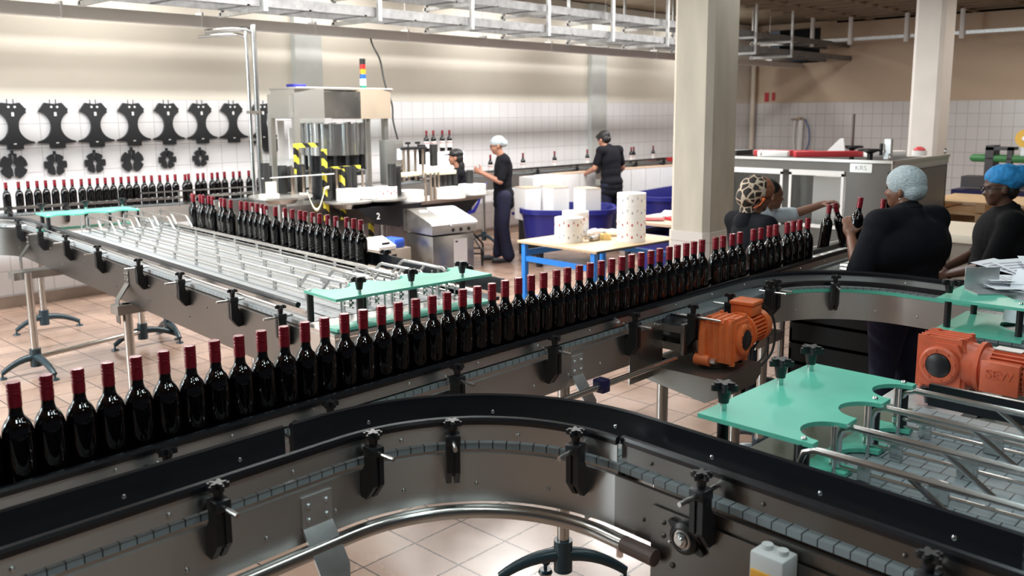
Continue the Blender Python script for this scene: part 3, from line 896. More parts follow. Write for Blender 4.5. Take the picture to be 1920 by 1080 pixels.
TXT = mat('grey_print', (.35, .36, .42), .8)
for k in range(7):
    wp = T(4.32+random.uniform(-.05, .05), 1.0+random.uniform(-.05, .05), 1.222+.005*k) @ rz(random.uniform(-.7, .7)) @ MX.Rotation(random.uniform(-.03, .05), 4, 'Y')
    q = M().box(-.105, .105, -.148, .148, 0, .001, 0, wp).build('sheet', PAPER, t)
    if k > 4:
        b = M()
        for j in range(9): b.box(-.08, random.uniform(.0, .085), -.12+.024*j, -.112+.024*j, .0012, .0016, 0, wp)
        b.build('printed_lines', TXT, q)
for k, (px_, py_k, tl, zr) in enumerate(((4.45, .86, 12, .3), (4.39, .82, 16, -.2), (4.50, .92, 8, .6))):
    wp = T(px_, py_k, 1.235+.004*k) @ rz(math.radians(-47)+zr) @ MX.Rotation(math.radians(tl), 4, 'X')
    q = M().box(-.105, .105, .0, .29, 0, .001, 0, wp).build('sheet', PAPER, t)
    b = M()
    for j in range(8): b.box(-.085, random.uniform(.0, .08), .03+.03*j, .038+.03*j, .0012, .0016, 0, wp)
    b.build('printed_lines', TXT, q)
for (a_, l_) in ((1.22, .22), (1.15, .25)):
    wp = T(4.13, .90, 1.10) @ rz(a_-1.2) @ MX.Rotation(math.radians(-55), 4, 'Y')
    M().box(-.005, l_, -.09, .09, 0, .001, 0, wp).build('sheet', PAPER, t)
# ---------------------------------------------------------------- wine bottles
PROF = [(0, .004), (.020, .0), (.034, .001), (.0372, .006), (.0374, .02), (.0374, .158), (.0372, .166), (.0364, .174), (.0349, .182), (.0326, .190), (.0295, .1975), (.0255, .204), (.0210, .2095), (.0178, .215), (.0160, .222), (.0152, .232), (.0143, .262), (.0143, .296), (.010, .298), (0, .298)]
CAPP = [(.0150, .238), (.0161, .2382), (.0163, .262), (.0157, .268), (.0165, .270), (.0165, .274), (.0156, .276), (.0165, .279), (.0165, .283), (.0157, .285), (.0165, .288), (.0165, .2965), (.0150, .300), (0, .3005)]
BOT_ME = mesh_of(M().lathe(PROF, n=28), 'bottle_glass', GLASS, 50)
CAP_ME = mesh_of(M().lathe(CAPP, n=24), 'screw_cap', REDCAP, 30)
LABELP = mat('cream_label_paper', (.80, .78, .76), .6)
LREDP = mat('red_label_print', (.45, .02, .03), .6)
b = M().lathe([(.0376, .055), (.0378, .055), (.0378, .150), (.0376, .150)], n=28)
LAB_ME = mesh_of(b, 'paper_label', LABELP, 50)
b = M()
for a in (0.0,):
    b.lathe([(.0379, .118), (.03795, .118), (.03795, .128), (.0379, .128)], n=28)
LRD_ME = mesh_of(b, 'label_print', LREDP, 50)
STRIP_ME = mesh_of(M().box(.0154, .0168, -.006, .006, .232, .272), 'paper_strip', LABELP)
def bottle(label, loc, rot=0.0, group=None, labelled=False, strip=False, full=None):
    t = thing('wine_bottle', label, 'bottle', loc, rot, group)
    if full is not None:
        t.matrix_local = full; WM[t] = full.copy()
    for me, nm in ((BOT_ME, 'bottle_glass'), (CAP_ME, 'screw_cap')) + (((LAB_ME, 'paper_label'),) if labelled else ()) + (((STRIP_ME, 'seal_strip'),) if strip else ()):
        o = bpy.data.objects.new(nm, me); COL.objects.link(o); o.parent = t
        if nm == 'paper_label':
            q = bpy.data.objects.new('label_print', LRD_ME); COL.objects.link(q); q.parent = o
    return t
XA = [0.602, 0.674, 0.747, 0.823, 0.896, 0.971, 1.047, 1.12, 1.197, 1.27, 1.347, 1.419, 1.497, 1.569, 1.645, 1.719, 1.796, 1.866, 1.947, 2.02, 2.097, 2.17, 2.249, 2.322, 2.398, 2.473, 2.544, 2.62, 2.699, 2.774, 2.855, 2.931, 3.009, 3.085, 3.156, 3.233, 3.308, 3.385, 3.464, 3.536, 3.614, 3.69, 3.758, 3.833, 3.967, 4.047, 4.135, 4.219, 4.371, 4.449, 4.555, 4.631, 4.763, 4.851, 4.927, 5.034]
# no two bottles closer than a diameter
for i in range(1, len(XA)): XA[i] = max(XA[i], XA[i-1]+.0752)
for i, x in enumerate(XA):
    lb = f'unlabelled dark wine bottle, {nth(i)} from the left in the front row' if i else 'unlabelled dark wine bottle cut off at the left end of the front row'
    bottle(lb, (x, 2.29+random.uniform(-.003, .003), 1.0605), random.uniform(0, 6), 'bottles in the front row')
YD = [4.456, 4.541, 4.628, 4.72, 4.837, 4.929, 5.022, 5.112, 5.193, 5.29, 5.406, 5.517, 5.65, 5.755, 5.835, 5.915, 5.998, 6.077, 6.228, 6.342, 6.423, 6.584, 6.662, 6.745, 6.823, 6.90, 6.981]
# second row, on the lane behind the table
YD = YD[::-1]
for i, y in enumerate(YD):
    ly = (y-3.08)/math.cos(math.radians(4.9))
    q = WL @ V((.972+random.uniform(-.014, .014), ly-.08, 1.0605))
    bottle(f'red-capped wine bottle, {nth(i+1)} from left in the row behind the lane table', q, random.uniform(0, 6), 'bottles in the middle row', strip=True)
# third row, along the wall at far left
R3 = [(2.894, 9.41), (3.004, 9.40), (3.09, 9.399), (3.17, 9.39), (3.25, 9.39), (3.331, 9.38), (3.408, 9.35), (3.485, 9.345), (3.562, 9.31), (3.639, 9.30), (3.716, 9.295), (3.793, 9.29), (3.87, 9.285), (3.947, 9.27), (4.024, 9.265), (4.10, 9.26), (4.177, 9.24), (4.254, 9.23), (4.33, 9.20), (4.41, 9.19), (4.487, 9.17), (4.564, 9.10), (4.64, 9.17), (4.72, 9.12), (4.80, 9.15), (4.877, 9.10), (4.954, 9.12), (5.05, 9.14), (5.13, 9.09), (5.22, 9.11), (5.33, 9.10), (5.45, 9.08)]
for i, (x, y) in enumerate(R3):
    bottle(f'red-capped wine bottle, {nth(i+1)} from left in the row under the wall plates', (x, y, 1.0605), random.uniform(0, 6), 'bottles on the wall conveyor')
# ---------------------------------------------------------------- back of the hall
GLZ = mat('clear_acrylic', (.92, .95, .95), .08)
GLZ.node_tree.nodes['Principled BSDF'].inputs['Transmission Weight'].default_value = 1.0
GLZ.node_tree.nodes['Principled BSDF'].inputs['IOR'].default_value = 1.04
ALU = mat('anodised_aluminium', (.58, .57, .54), .38, .9)
HOODT = mat('tan_reflective_hood', (.62, .52, .40), .38, .6, var=.08, scale=3)
PLATEB = mat('black_nylon_plate', (.016, .017, .020), .42)
BRASS = mat('warm_steel_post', (.50, .42, .35), .3, .9)
xz = MX(((1, 0, 0, 0), (0, 0, -1, 0), (0, 1, 0, 0), (0, 0, 0, 1)))      # local (x,y,h) -> (x, -h, y)
# change parts hung on the tiled wall
def hourglass(cx, zc=1.885, p=.208, r=.160):
    L = []
    for k in range(-9, 13):
        a = math.radians(k*6.8)
        L.append((p-r*math.cos(a), -r*math.sin(a)))
    right = L[:]                                           # goes from upper side down along the bite
    up = [(-.10, .245), (-.055, .238), (0, .232), (.05, .24), (.075, .245), (.115, .195), (.135, .178), (.125, .160)]
    pts = up + [(x, z) for x, z in right if z < .15] + [(.20, -.178), (.08, -.185), (.08, -.235), (-.075, -.235), (-.075, -.185), (-.20, -.178)]
    pts += [(-x, z) for x, z in right[::-1] if z < .15] + [(-.165, .155)]
    return [(cx+x, zc+z) for x, z in pts]
RED_N = ['leftmost', 'second', 'third', 'fourth', 'fifth', 'sixth', 'seventh', 'eighth']
for k in range(8):
    cx = 3.225+.4165*k
    t = thing('bottle_guide_plate', f'hourglass black plastic plate on tiled wall, {RED_N[k]} from the left in the upper row', 'machine part', (cx, 10.08, 1.65), 0, 'black plates hung on the wall, upper row')
    M().prism(hourglass(cx), -10.09, -10.06, xz).build('plate', PLATEB, t)
    for dx in (-.035, .025):
        M().cyl((cx+dx, 10.055, 2.085), (cx+dx, 10.10, 2.085), .012, n=10).build('bolt_hole', WHITE, t)
        M().cyl((cx+dx, 10.09, 2.08), (cx+dx, 10.09, 2.165), .004, n=6).build('hanging_wire', RUBBER, t)
    M().box(cx-.012, cx+.012, 10.056, 10.061, 1.99, 2.03).build('slot', WHITE, t)
    M().box(cx-.015, cx+.012, 10.056, 10.061, 1.70, 1.712).build('slot', WHITE, t)
SW = [(3.19, 1.475, .135, 3), (3.605, 1.475, .115, 6), (4.02, 1.475, .112, 6), (4.435, 1.475, .128, 3), (4.85, 1.475, .105, 6), (5.265, 1.475, .10, 6)]
for k, (cx, cz, r, n) in enumerate(SW):
    t = thing('star_wheel', f'notched black star wheel on tiled wall, {RED_N[k]} from the left in the lower row', 'machine part', (cx, 10.08, cz-r), 0, 'black star wheels hung on the wall, lower row')
    for sd in (-1, 1):
        pts = []
        for a in range(0, 61):
            q = math.radians(84-168*a/60)
            f = math.cos(n*(PI/2-q))
            rr = r-(.035*max(0, f-.45)/.55 if n == 6 else .04*max(0, math.cos(5*q+.6)-.7)/.3)
            pts.append((cx+sd*rr*math.cos(q), cz+rr*math.sin(q)))
        pts += [(cx+sd*.013, cz-.03), (cx+sd*.026, cz-.005), (cx+sd*.022, cz+.022), (cx+sd*.006, cz+.035)]
        M().prism(pts if sd > 0 else pts[::-1], -10.09, -10.06, xz).build('half_wheel', PLATEB, t)
    M().box(cx-.012, cx+.012, 10.07, 10.095, cz+r*.9, cz+r+.03).build('hanger', PLATEB, t)
b = M().prism([(5.95, 1.66), (6.42, 1.68), (6.42, 1.60), (6.36, 1.58), (6.30, 1.50), (6.14, 1.52), (6.10, 1.62), (5.95, 1.63)], -10.09, -10.05, xz)
tag(b.build('shaped_bracket', PLATEB), 'black shaped bracket on the tiled wall behind the twin pipes', 'machine part')

# cable trays on trapeze hangers
TRAYM = mat('dull_galvanised_tray', (.20, .20, .20), .6, .3, var=.25, scale=15)
t = thing('cable_tray', 'double galvanised cable tray on drop rods crossing under the slab', 'cable tray', (8, 8.2, 3.0))
for k in range(-3, 9):
    x = 4.84+1.408*k
    h = M().box(x-.022, x+.022, 7.78, 7.82, 2.985, 3.92).box(x-.02, x+.02, 8.60, 8.63, 3.0, 3.92)
    h.box(x-.02, x+.02, 7.80, 8.66, 2.985, 3.03).box(x-.02, x+.02, 7.80, 8.66, 3.26, 3.30)
    h.build('hanger', GALV, t)
for z in (3.03, 3.30):
    for y in ((7.84, .55),) if z < 3.1 else ((7.9, .5),):
        y, wd = y
        b = M().box(.2, 19.0, y, y+.02, z, z+.10).box(.2, 19.0, y+wd, y+wd+.02, z, z+.10)
        for k in range(27): b.box(.45+.704*k, .48+.704*k, y, y+wd, z, z+.012)
        b.build('tray_channel', TRAYM, t)
WTR = mat('white_trunking', (.72, .70, .68), .5)
t = thing('white_trunking', 'long white cable trunking hung below the cable trays along the back wall', 'trunking', (8, 8.95, 2.9))
M().box(-2, 18.9, 8.88, 9.0, 2.905, 3.02, .004).build('duct', WTR, t)
for k in range(-3, 10):
    x = 4.76+1.408*k
    M().box(x-.012, x+.012, 8.872, 9.01, 2.9, 3.05).cyl((x, 8.94, 3.0), (x, 8.94, 3.92), .006, n=6).build('hanger_strap', WHITE, t)
tr = thing('cable_tray', 'dark cable tray on white drop rods running along the right wall', 'cable tray', (18.2, 4, 3.3))
M().box(18.1, 18.4, -3, 9.5, 3.38, 3.44).build('tray_channel', GALV, tr)
for y in (8.3, 7.5, 6.4, 5.4, 4.3, 3.3): M().cyl((18.05, y, 3.3), (18.05, y, 3.92), .045, n=10).build('hanger', WHITE, tr)
b = M().box(12.0, 19.5, 9.1, 9.5, 3.1, 3.18).box(14, 19.5, 8.7, 9.0, 3.45, 3.5)
tag(b.build('cable_duct', GALV), 'dark ducts passing through the square wall opening at upper right', 'duct')
t = thing('twin_pipes', 'two polished pipes rising in front of the tiled wall and bending back at the top', 'pipe', (4.95, 8.3, 1.2))
for x, r, zt in ((4.915, .018, 2.80), (5.0, .028, 2.86)):
    p = [(x, 8.3, 1.10), (x, 8.3, zt-.10), (x-.01, 8.31, zt-.04), (x-.04, 8.34, zt-.01), (x-.09, 8.42, zt), (x-.2, 8.9, zt)]
    M().tube(smooth(p), r, 12).build('pipe', STEELB, t)
M().box(4.89, 5.03, 8.27, 8.33, 2.0, 2.03).build('pipe_clip', STEEL, t)
t = M().tube(smooth([(6.98, 8.9, 2.91), (6.90, 8.75, 2.80), (6.80, 8.5, 2.62), (6.78, 8.4, 2.35), (6.80, 8.3, 2.1), (6.77, 8.25, 1.9), (6.80, 8.2, 1.65), (6.80, 8.2, 1.56)]), .011, 8).build('power_cable', RUBBER)
tag(t, 'black power cable hanging from the white trunking to the label magazine', 'cable')

# wall conveyor feeding the labeller, and the outlet lane beyond it
wl = [(-.5, 9.73), (2.6, 9.345), (5.5, 8.97), (7.3, 9.02)]
t = thing('bottle_conveyor', 'conveyor along the tiled wall carrying bottles into the labelling machine', 'conveyor', (3, 9.3, 0))
frames(t, wl, zb=.85)
belt(t, wl, -.16, -.01)
M().sweep(wl, [(.0, 1.10), (.0, 1.125), (-.012, 1.13), (-.02, 1.12), (-.02, 1.10)]).build('guide_rail', STEELB, t)
for s in (3.4, 3.9, 4.45, 5.3):
    x, y, nx, ny = path_at(wl, s); bracket(t, x, y, nx, ny)
M().sweep([(4.05, 9.05), (5.6, 8.86)], [(0, 1.185), (0, 1.20), (-.02, 1.20), (-.02, 1.185)]).build('bottle_bar', STEELB, t)
for x in (4.42, 5.1): M().cyl((x, 9.02-(x-4.05)*.12, 1.04), (x, 9.02-(x-4.05)*.12, 1.19), .008).build('bar_post', STEEL, t)
for x in (1.2, 4.2): leg_stand(t, x, 9.4-(x-2.6)*.12, 90, .85)
ol = [(7.34, 9.03), (8.3, 9.38), (14.6, 9.38)]
t = thing('bottle_conveyor', 'outlet conveyor along the back wall carrying labelled bottles past the standing workers', 'conveyor', (11, 9.4, 0))
frames(t, ol, zb=.84)
belt(t, ol)
rail_far(t, ol, top=.05); rail_near(t, ol[1:], -.03)
for x in (10.6, 11.6, 12.2, 13.3, 14.2): bracket(t, x, 9.38, 0, -1)
for x in (9.5, 12, 14.2): leg_stand(t, x, 9.48, 90, .85)
outb = [9.65, 10.37, 11.16, 12.02, 12.70, 12.785, 13.3, 13.39, 14.0]
for i, x in enumerate(outb):
    bottle(f'labelled wine bottle, {nth(i+1)} from the left on the outlet conveyor by the back wall', (x, 9.46+random.uniform(-.02, .02), 1.0605), -1.6, 'labelled bottles on the outlet conveyor', True)
b = thing('red_item_heap', 'red and white items heaped at the end of the outlet conveyor beside the column', 'packaging', (14.3, 9.2, 1.06))
M().box(14.2, 14.6, 9.1, 9.3, 1.06, 1.14, .02).build('red_pack', LREDP, b); M().cyl((14.3, 9.05, 1.09), (14.5, 9.02, 1.09), .04).build('white_roll', WHITE, b)

# labelling machine
t = thing('labelling_machine', 'large stainless labelling machine with tan hood, drum and hazard-striped posts', 'machine', (6.0, 8.7, 0))
M().box(5.2, 6.85, 8.12, 8.86, .0, .98, .01).build('base_cabinet', STEELD, t)
M().prism([(5.06, 8.05), (6.9, 8.05), (6.95, 8.2), (6.95, 8.85), (5.06, 8.85)], .98, 1.03).build('work_deck', STEELD, t)
M().prism([(5.40, 8.22), (5.74, 8.16), (5.74, 8.68), (5.40, 8.68)], 1.945, 2.255).build('hood_left', ALU, t)
M().prism([(5.742, 8.16), (6.20, 8.12), (6.20, 8.68), (5.742, 8.68)], 1.945, 2.235).build('hood_front', STEEL, t)
M().prism([(6.202, 8.12), (6.70, 8.20), (6.74, 8.3), (6.74, 8.68), (6.202, 8.68)], 1.935, 2.27).build('hood_right', HOODT, t)
M().prism([(5.345, 8.24), (5.398, 8.24), (5.398, 8.66), (5.345, 8.66)], 1.95, 2.21).build('side_hood', ALU, t)
M().box(5.40, 6.72, 8.18, 8.7, 2.255, 2.28, .005).build('hood_lid', ALU, t)
for x, y in ((5.36, 8.62), (5.42, 8.24), (6.68, 8.30), (6.68, 8.64)):
    M().box(x-.03, x+.03, y-.03, y+.03, .98, 2.0).build('corner_post', ALU, t)
M().box(5.45, 5.53, 8.64, 8.66, 1.45, 1.92).box(5.50, 5.62, 8.5, 8.52, 1.5, 1.84).build('inner_panel', WHITE, t)
b = M().cyl((6.08, 8.50, 1.53), (6.08, 8.50, 1.88), .33, n=48)
for k in range(14):
    q = 2*PI*k/14; b.cyl((6.08+.335*math.cos(q), 8.50+.335*math.sin(q), 1.53), (6.08+.335*math.cos(q), 8.50+.335*math.sin(q), 1.89), .028, n=10)
b.build('carousel_drum', STEELB, t)
b = M().cyl((6.08, 8.50, 1.03), (6.08, 8.50, 1.53), .26, n=32).cyl((6.08, 8.50, 1.30), (6.08, 8.50, 1.34), .36, n=32)
for k in range(14):
    q = 2*PI*k/14+.1; x, y = 6.08+.32*math.cos(q), 8.50+.32*math.sin(q)
    b.cyl((x, y, 1.36), (x, y, 1.53), .022, n=8); b.cyl((x, y, 1.03), (x, y, 1.07), .04, n=10)
b.build('bottle_carousel', BLACK, t)
M().box(6.15, 6.19, 8.3, 8.34, 1.30, 1.90).cyl((6.36, 8.28, 1.35), (6.36, 8.28, 1.95), .018).build('guide_column', STEELB, t)
M().box(6.2, 6.66, 8.22, 8.224, 1.55, 1.94).build('clear_guard', GLZ, t)
M().box(4.75, 5.7, 7.86, 7.864, 1.36, 1.56).build('clear_guard', GLZ, t)
M().box(4.75, 5.62, 7.855, 7.868, 1.355, 1.365).build('guard_edge', WHITE, t)
def hazard():
    m = bpy.data.materials.new('hazard_stripes'); m.use_nodes = True
    N, L = nt(m); bs = N['Principled BSDF']
    tc = N.new('ShaderNodeTexCoord'); s = N.new('ShaderNodeSeparateXYZ'); L.new(tc.outputs['Object'], s.inputs[0])
    a = N.new('ShaderNodeMath'); a.operation = 'ADD'; L.new(s.outputs[0], a.inputs[0]); L.new(s.outputs[2], a.inputs[1])
    f = N.new('ShaderNodeMath'); f.operation = 'MULTIPLY'; f.inputs[1].default_value = 6.5; L.new(a.outputs[0], f.inputs[0])
    g = N.new('ShaderNodeMath'); g.operation = 'FRACT'; L.new(f.outputs[0], g.inputs[0])
    h = N.new('ShaderNodeMath'); h.operation = 'GREATER_THAN'; h.inputs[1].default_value = .5; L.new(g.outputs[0], h.inputs[0])
    mi = N.new('ShaderNodeMix'); mi.data_type = 'RGBA'
    mi.inputs[6].default_value = (.014, .014, .016, 1); mi.inputs[7].default_value = (.78, .68, .06, 1)
    L.new(h.outputs[0], mi.inputs[0]); L.new(mi.outputs[2], bs.inputs['Base Color']); bs.inputs['Roughness'].default_value = .5
    return m
HAZ = hazard()
CABM0 = mat('grey_enclosure_paint', (.20, .20, .19), .45, .5)
for (x0, x1, y, z0, z1) in ((5.555, 5.60, 7.95, .85, 1.62), (5.74, 5.785, 7.9, .85, 1.40), (5.36, 5.40, 8.18, 1.36, 1.68), (5.36, 5.60, 8.10, 1.64, 1.685), (5.74, 6.12, 8.05, 1.385, 1.42), (6.15, 6.2, 7.95, .60, 1.0)):
    M().box(x0, x1, y, y+.04, z0, z1).build('hazard_post', HAZ, t)
hm = M().box(6.46, 6.72, 8.02, 8.14, 1.19, 1.69, .006).build('control_box', CABM0, t)
M().box(6.60, 6.70, 8.012, 8.022, 1.34, 1.65).build('screen_bezel', ALU, hm)
SCR = mat('lit_screen', (.80, .86, 1.0), .3, emit=1.3)
M().box(6.625, 6.68, 8.006, 8.013, 1.46, 1.585).build('touch_screen', SCR, hm)
for k in range(4): M().cyl((6.60+.027*k, 8.0, 1.39), (6.60+.027*k, 8.02, 1.39), .008, n=8).build('toggle_switch', STEELB, hm)
M().cyl((6.685, 8.0, 1.285), (6.685, 8.02, 1.285), .022).build('orange_button', mat('orange_lamp_plastic', (.85, .28, .03), .4), hm)
sl = thing('stack_light', 'black, red, amber and blue signal tower with bright green-white tier on the machine hood', 'signal light', (6.46, 8.4, 2.28))
for z0, z1, m_, nm in ((2.28, 2.315, mat('green_lens', (.02, .25, .16), .3), 'green_lens'), (2.315, 2.39, mat('lit_white_green_lens', (.55, 1.0, .95), .3, emit=2.0), 'lit_lens'), (2.39, 2.445, mat('blue_lens', (.02, .12, .5), .3), 'blue_lens'), (2.445, 2.50, mat('amber_lens', (.85, .35, .02), .3), 'amber_lens'), (2.50, 2.555, mat('red_lens', (.45, .02, .02), .3), 'red_lens'), (2.555, 2.62, BLACK, 'cap')):
    M().cyl((6.46, 8.4, z0), (6.46, 8.4, z1), .034, n=20).build(nm, m_, sl)
tag(M().box(5.55, 5.72, 8.45, 8.6, 2.28, 2.32, .01).build('blue_bundle', BLUEP), 'small blue bundle lying on the machine hood', 'cloth')

# label stations: discs, black rollers, posts, reels
REEL = tile = mat('label_reel_paper', (.84, .82, .80), .6)
def roller(b, x, y, z0, h, r=.05): b.cyl((x, y, z0), (x, y, z0+h), r, n=20)
def station(label, cx, cy, z, rad, rollers, posts, name='label_station', leg=True):
    t = thing(name, label, 'machine', (cx, cy, 0))
    M().cyl((cx, cy, z-.02), (cx, cy, z), rad, n=40).build('turntable', ALU, t)
    for x, y, h in rollers:
        M().cyl((x, y, z+.01), (x, y, z+h), .045, n=20).build('rubber_roller', RUBBER, t)
    for x, y, h in posts:
        M().cyl((x, y, z), (x, y, z+h), .013, n=10).build('post', BRASS, t)
    if leg:
        M().cyl((cx, cy, 0), (cx, cy, z-.02 if cx < 5.5 else .78), .05, n=20).cyl((cx, cy, 0), (cx, cy, .03), .2, n=24).cyl((cx, cy, z-.08), (cx, cy, z-.02), .14, .2, n=24).build('pedestal', STEELD, t)
    return t
station('left label station with black rollers and a clear disc before the machine', 4.98, 7.9, 1.17, .32, ((4.80, 7.88, .34), (4.93, 8.05, .30), (5.06, 7.98, .30), (5.30, 8.0, .30), (5.20, 8.1, .28)), ((5.13, 7.92, .30), (5.17, 7.95, .28), (5.27, 7.92, .28), (5.34, 7.9, .28)))
t = station('middle label station holding a plain white reel under black rollers', 5.78, 7.85, 1.06, .26, ((5.62, 7.98, .36), (5.76, 8.05, .34), (5.90, 8.0, .36), (6.0, 8.05, .34)), ((5.70, 7.93, .35), (5.84, 8.06, .34)))
t = station('right label station holding printed reels under black rollers', 6.22, 7.80, 1.06, .27, ((6.28, 7.70, .38), (6.42, 7.78, .34)), ((6.1, 8.0, .3),))
def reel(label, x, y, z, r, h, printed, group=None):
    t = thing('label_reel', label, 'label roll', (x, y, z), 0, group)
    M().lathe([(.04, 0), (r, 0), (r, h), (.04, h), (.04, 0)], (x, y, z), 36).build('paper_roll', REEL, t)
    if printed:
        b = M()
        for k in range(18):
            q = 2*PI*k/18
            mx_ = T(x, y, z) @ rz(q)
            b.box(r-.001, r+.0012, -.009, .004, h*.35, h*.55, 0, mx_) if k % 2 else b.box(r-.001, r+.0012, -.004, .004, h*.55, h*.75, 0, mx_)
        b.build('printed_marks', LREDP if printed == 1 else TXT, t)
    return t
reel('plain white label reel on the middle label station', 5.76, 7.82, 1.065, .125, .125, 0)
reel('white label reel beside the plain one on the right label station', 6.05, 7.85, 1.065, .12, .115, 0)
reel('red-printed label reel in front on the right label station', 6.22, 7.74, 1.065, .125, .125, 1)
tag(M().lathe([(0, 0), (.10, 0), (.10, .035), (.0, .035)], (4.77, 7.78, 1.17), 28).box(4.72, 4.84, 7.75, 7.757, 1.205, 1.33, .0, T(0, 0, 0)).build('paper_bundle', mat('cream_paper', (.80, .76, .60), .7)), 'cream label roll with a white card leaning on it on the left label station', 'label roll')
tape = []
for k in range(25):
    q = k/24
    tape.append((5.10+.30*q, 7.60+.05*q, 1.19-.20*math.sin(PI*min(1, q*1.25))+.03*q))
b = M()
for p, q in zip(tape, tape[1:]):
    vs = [b.bm.verts.new(v) for v in (p, q, (q[0], q[1], q[2]+.035), (p[0], p[1], p[2]+.035))]; b.bm.faces.new(vs)
b.tube([tape[0], (5.02, 7.62, 1.20)], .012, 6)
o = b.build('label_ribbon', mat('pale_ribbon', (.78, .76, .62), .6)); tag(o, 'loose pale label ribbon looping below the left label station', 'ribbon')
sm = o.modifiers.new('thick', 'SOLIDIFY'); sm.thickness = .001
bx = thing('drive_box', 'black slanted drive box marked 2 under the right label station', 'machine part', (6.05, 7.95, .75))
M().prism([(5.72, .99), (6.62, .99), (6.55, .80), (6.30, .74), (5.98, .80)], -8.04, -7.6, xz).build('casing', BLACK, bx)
cu = bpy.data.curves.new('numeral', 'FONT'); cu.body = '2'; cu.size = .10; cu.extrude = .002; cu.align_x = 'CENTER'; cu.align_y = 'CENTER'
co = bpy.data.objects.new('numeral', cu); COL.objects.link(co)
me = bpy.data.meshes.new_from_object(co.evaluated_get(bpy.context.evaluated_depsgraph_get())); bpy.data.objects.remove(co)
me.materials.clear(); me.materials.append(WHITE)
place(me, 'painted_numeral', bx, None, m=T(5.99, 7.597, .885) @ MX.Rotation(PI/2, 4, 'X'))
# third station with a cage of steel posts and a long table of reels
t = thing('label_magazine', 'label magazine with a cage of steel posts under the hanging black cable', 'machine', (6.9, 8.0, 0))
M().prism([(6.48, 7.75), (7.75, 7.75), (7.9, 7.95), (7.75, 8.25), (6.48, 8.25)], .94, .98).build('deck', BRASS, t)
M().prism([(6.55, .94), (7.75, .94), (7.45, .72), (6.75, .72)], -8.2, -7.8, xz).build('casing', BLACK, t)
for k, (x, y) in enumerate(((6.70, 8.0), (6.75, 8.1), (6.82, 8.14), (6.88, 8.12), (6.93, 8.05), (7.0, 8.0))):
    M().cyl((x, y, 1.20), (x, y, 1.58), .017, n=10).build('post', BRASS, t)
M().box(6.66, 7.04, 7.96, 8.18, 1.57, 1.60, .004).build('top_plate', BLACK, t)
for x in (6.78, 6.93): M().cyl((x, 8.0, 1.6), (x, 8.0, 1.64), .008).box(x-.03, x+.02, 7.98, 8.02, 1.635, 1.66).build('clamp_lever', BLACK, t)
for x, y in ((6.88, 7.82), (6.94, 7.8), (7.02, 7.82), (7.1, 7.84)): M().cyl((x, y, .98), (x, y, 1.30), .014, n=10).build('post', BRASS, t)
M().cyl((6.98, 7.9, 1.24), (6.98, 7.9, 1.28), .10, n=20).build('post_head', STEEL, t)
M().box(7.0, 7.42, 7.86, 8.0, 1.26, 1.31, .01).box(6.6, 6.9, 7.95, 8.02, 1.26, 1.31, .01).build('cream_arm', mat('cream_arm_plastic', (.76, .72, .52), .5), t)
for x in (7.12, 7.2, 7.28, 7.36, 7.46): M().cyl((x, 7.95, 1.12), (x, 7.95, 1.26 if x < 7.4 else 1.30), .042, n=18).build('rubber_roller', RUBBER, t)
M().cyl((7.68, 7.9, 1.10), (7.68, 7.9, 1.29), .045, n=18).build('rubber_roller', RUBBER, t)
M().cyl((7.08, 8.1, 1.38), (7.08, 8.1, 1.62), .045, n=18).cyl((7.22, 8.05, 1.36), (7.22, 8.05, 1.62), .05, n=18).build('rubber_roller', RUBBER, t)
M().cyl((7.1, 8.05, 0), (7.1, 8.05, .72), .08).build('pedestal', STEELD, t)
M().cyl((7.62, 7.85, 1.0), (7.62, 7.85, 1.012), .30, n=36).build('turntable', ALU, t)
reel('wide white label reel at left on the label magazine deck', 6.66, 7.86, .985, .17, .125, 0)
reel('wide white label reel in the middle of the label magazine deck', 7.25, 7.82, .985, .20, .125, 0)
reel('white label reel with faint print on the magazine turntable', 7.62, 7.80, 1.015, .17, .11, 2)
LIT = mat('lit_light_box_panel', (1.0, .99, .97), .5, emit=2.2)
lb = thing('light_box', 'glowing white inspection light box under the four labelled bottles', 'light box', (8.5, 9.4, 1.06))
M().box(8.06, 8.92, 9.28, 9.62, 1.135, 1.45, .01).build('casing', WHITE, lb)
for fx in (8.12, 8.86):
    for fy in (9.40, 9.50): M().box(fx-.02, fx+.02, fy-.02, fy+.02, 1.061, 1.136).build('foot', BLACK, lb)
M().box(8.35, 8.90, 9.262, 9.282, 1.08, 1.44, .004).box(8.0, 8.25, 9.262, 9.282, 1.14, 1.44, .004).build('lit_panel', LIT, lb)
for i, x in enumerate((8.32, 8.45, 8.62, 8.76)):
    bottle(f'labelled wine bottle, {nth(i+1)} from the left of the four on the glowing light box', (x, 9.42, 1.451), -1.6, 'sample bottles on the light box', True)

# printer cabinet
t = thing('printer_cabinet', 'stainless inkjet printer on a box cabinet with a pale blue screen lid', 'printer', (6.2, 6.9, 0))
wp = T(6.24, 6.84, 0) @ rz(math.radians(-8))
M().box(-.26, .26, -.20, .30, .03, .745, .006, wp).build('cabinet', STEELD, t)
yz = MX(((0, 0, 1, 0), (1, 0, 0, 0), (0, 1, 0, 0), (0, 0, 0, 1)))
M().prism([(-.22, .765), (.32, .765), (.32, .99), (.22, 1.0), (-.20, .88), (-.22, .86)], -.28, .28, wp @ yz).build('printer_body', STEELD, t)
M().prism([(-.245, .845), (-.20, .875), (.16, .978), (.20, .99), (.20, 1.0), (.15, .995), (-.21, .895), (-.25, .868)], -.06, .275, wp @ yz).build('screen_lid', mat('pale_lid_plastic', (.74, .77, .84), .3), t)
M().prism([(-.11, .9225), (.06, .971), (.06, .973), (-.11, .9245)], .05, .19, wp @ yz).build('screen', mat('white_lit_screen', (.9, .93, 1), .4, emit=.7), t)
b = M()
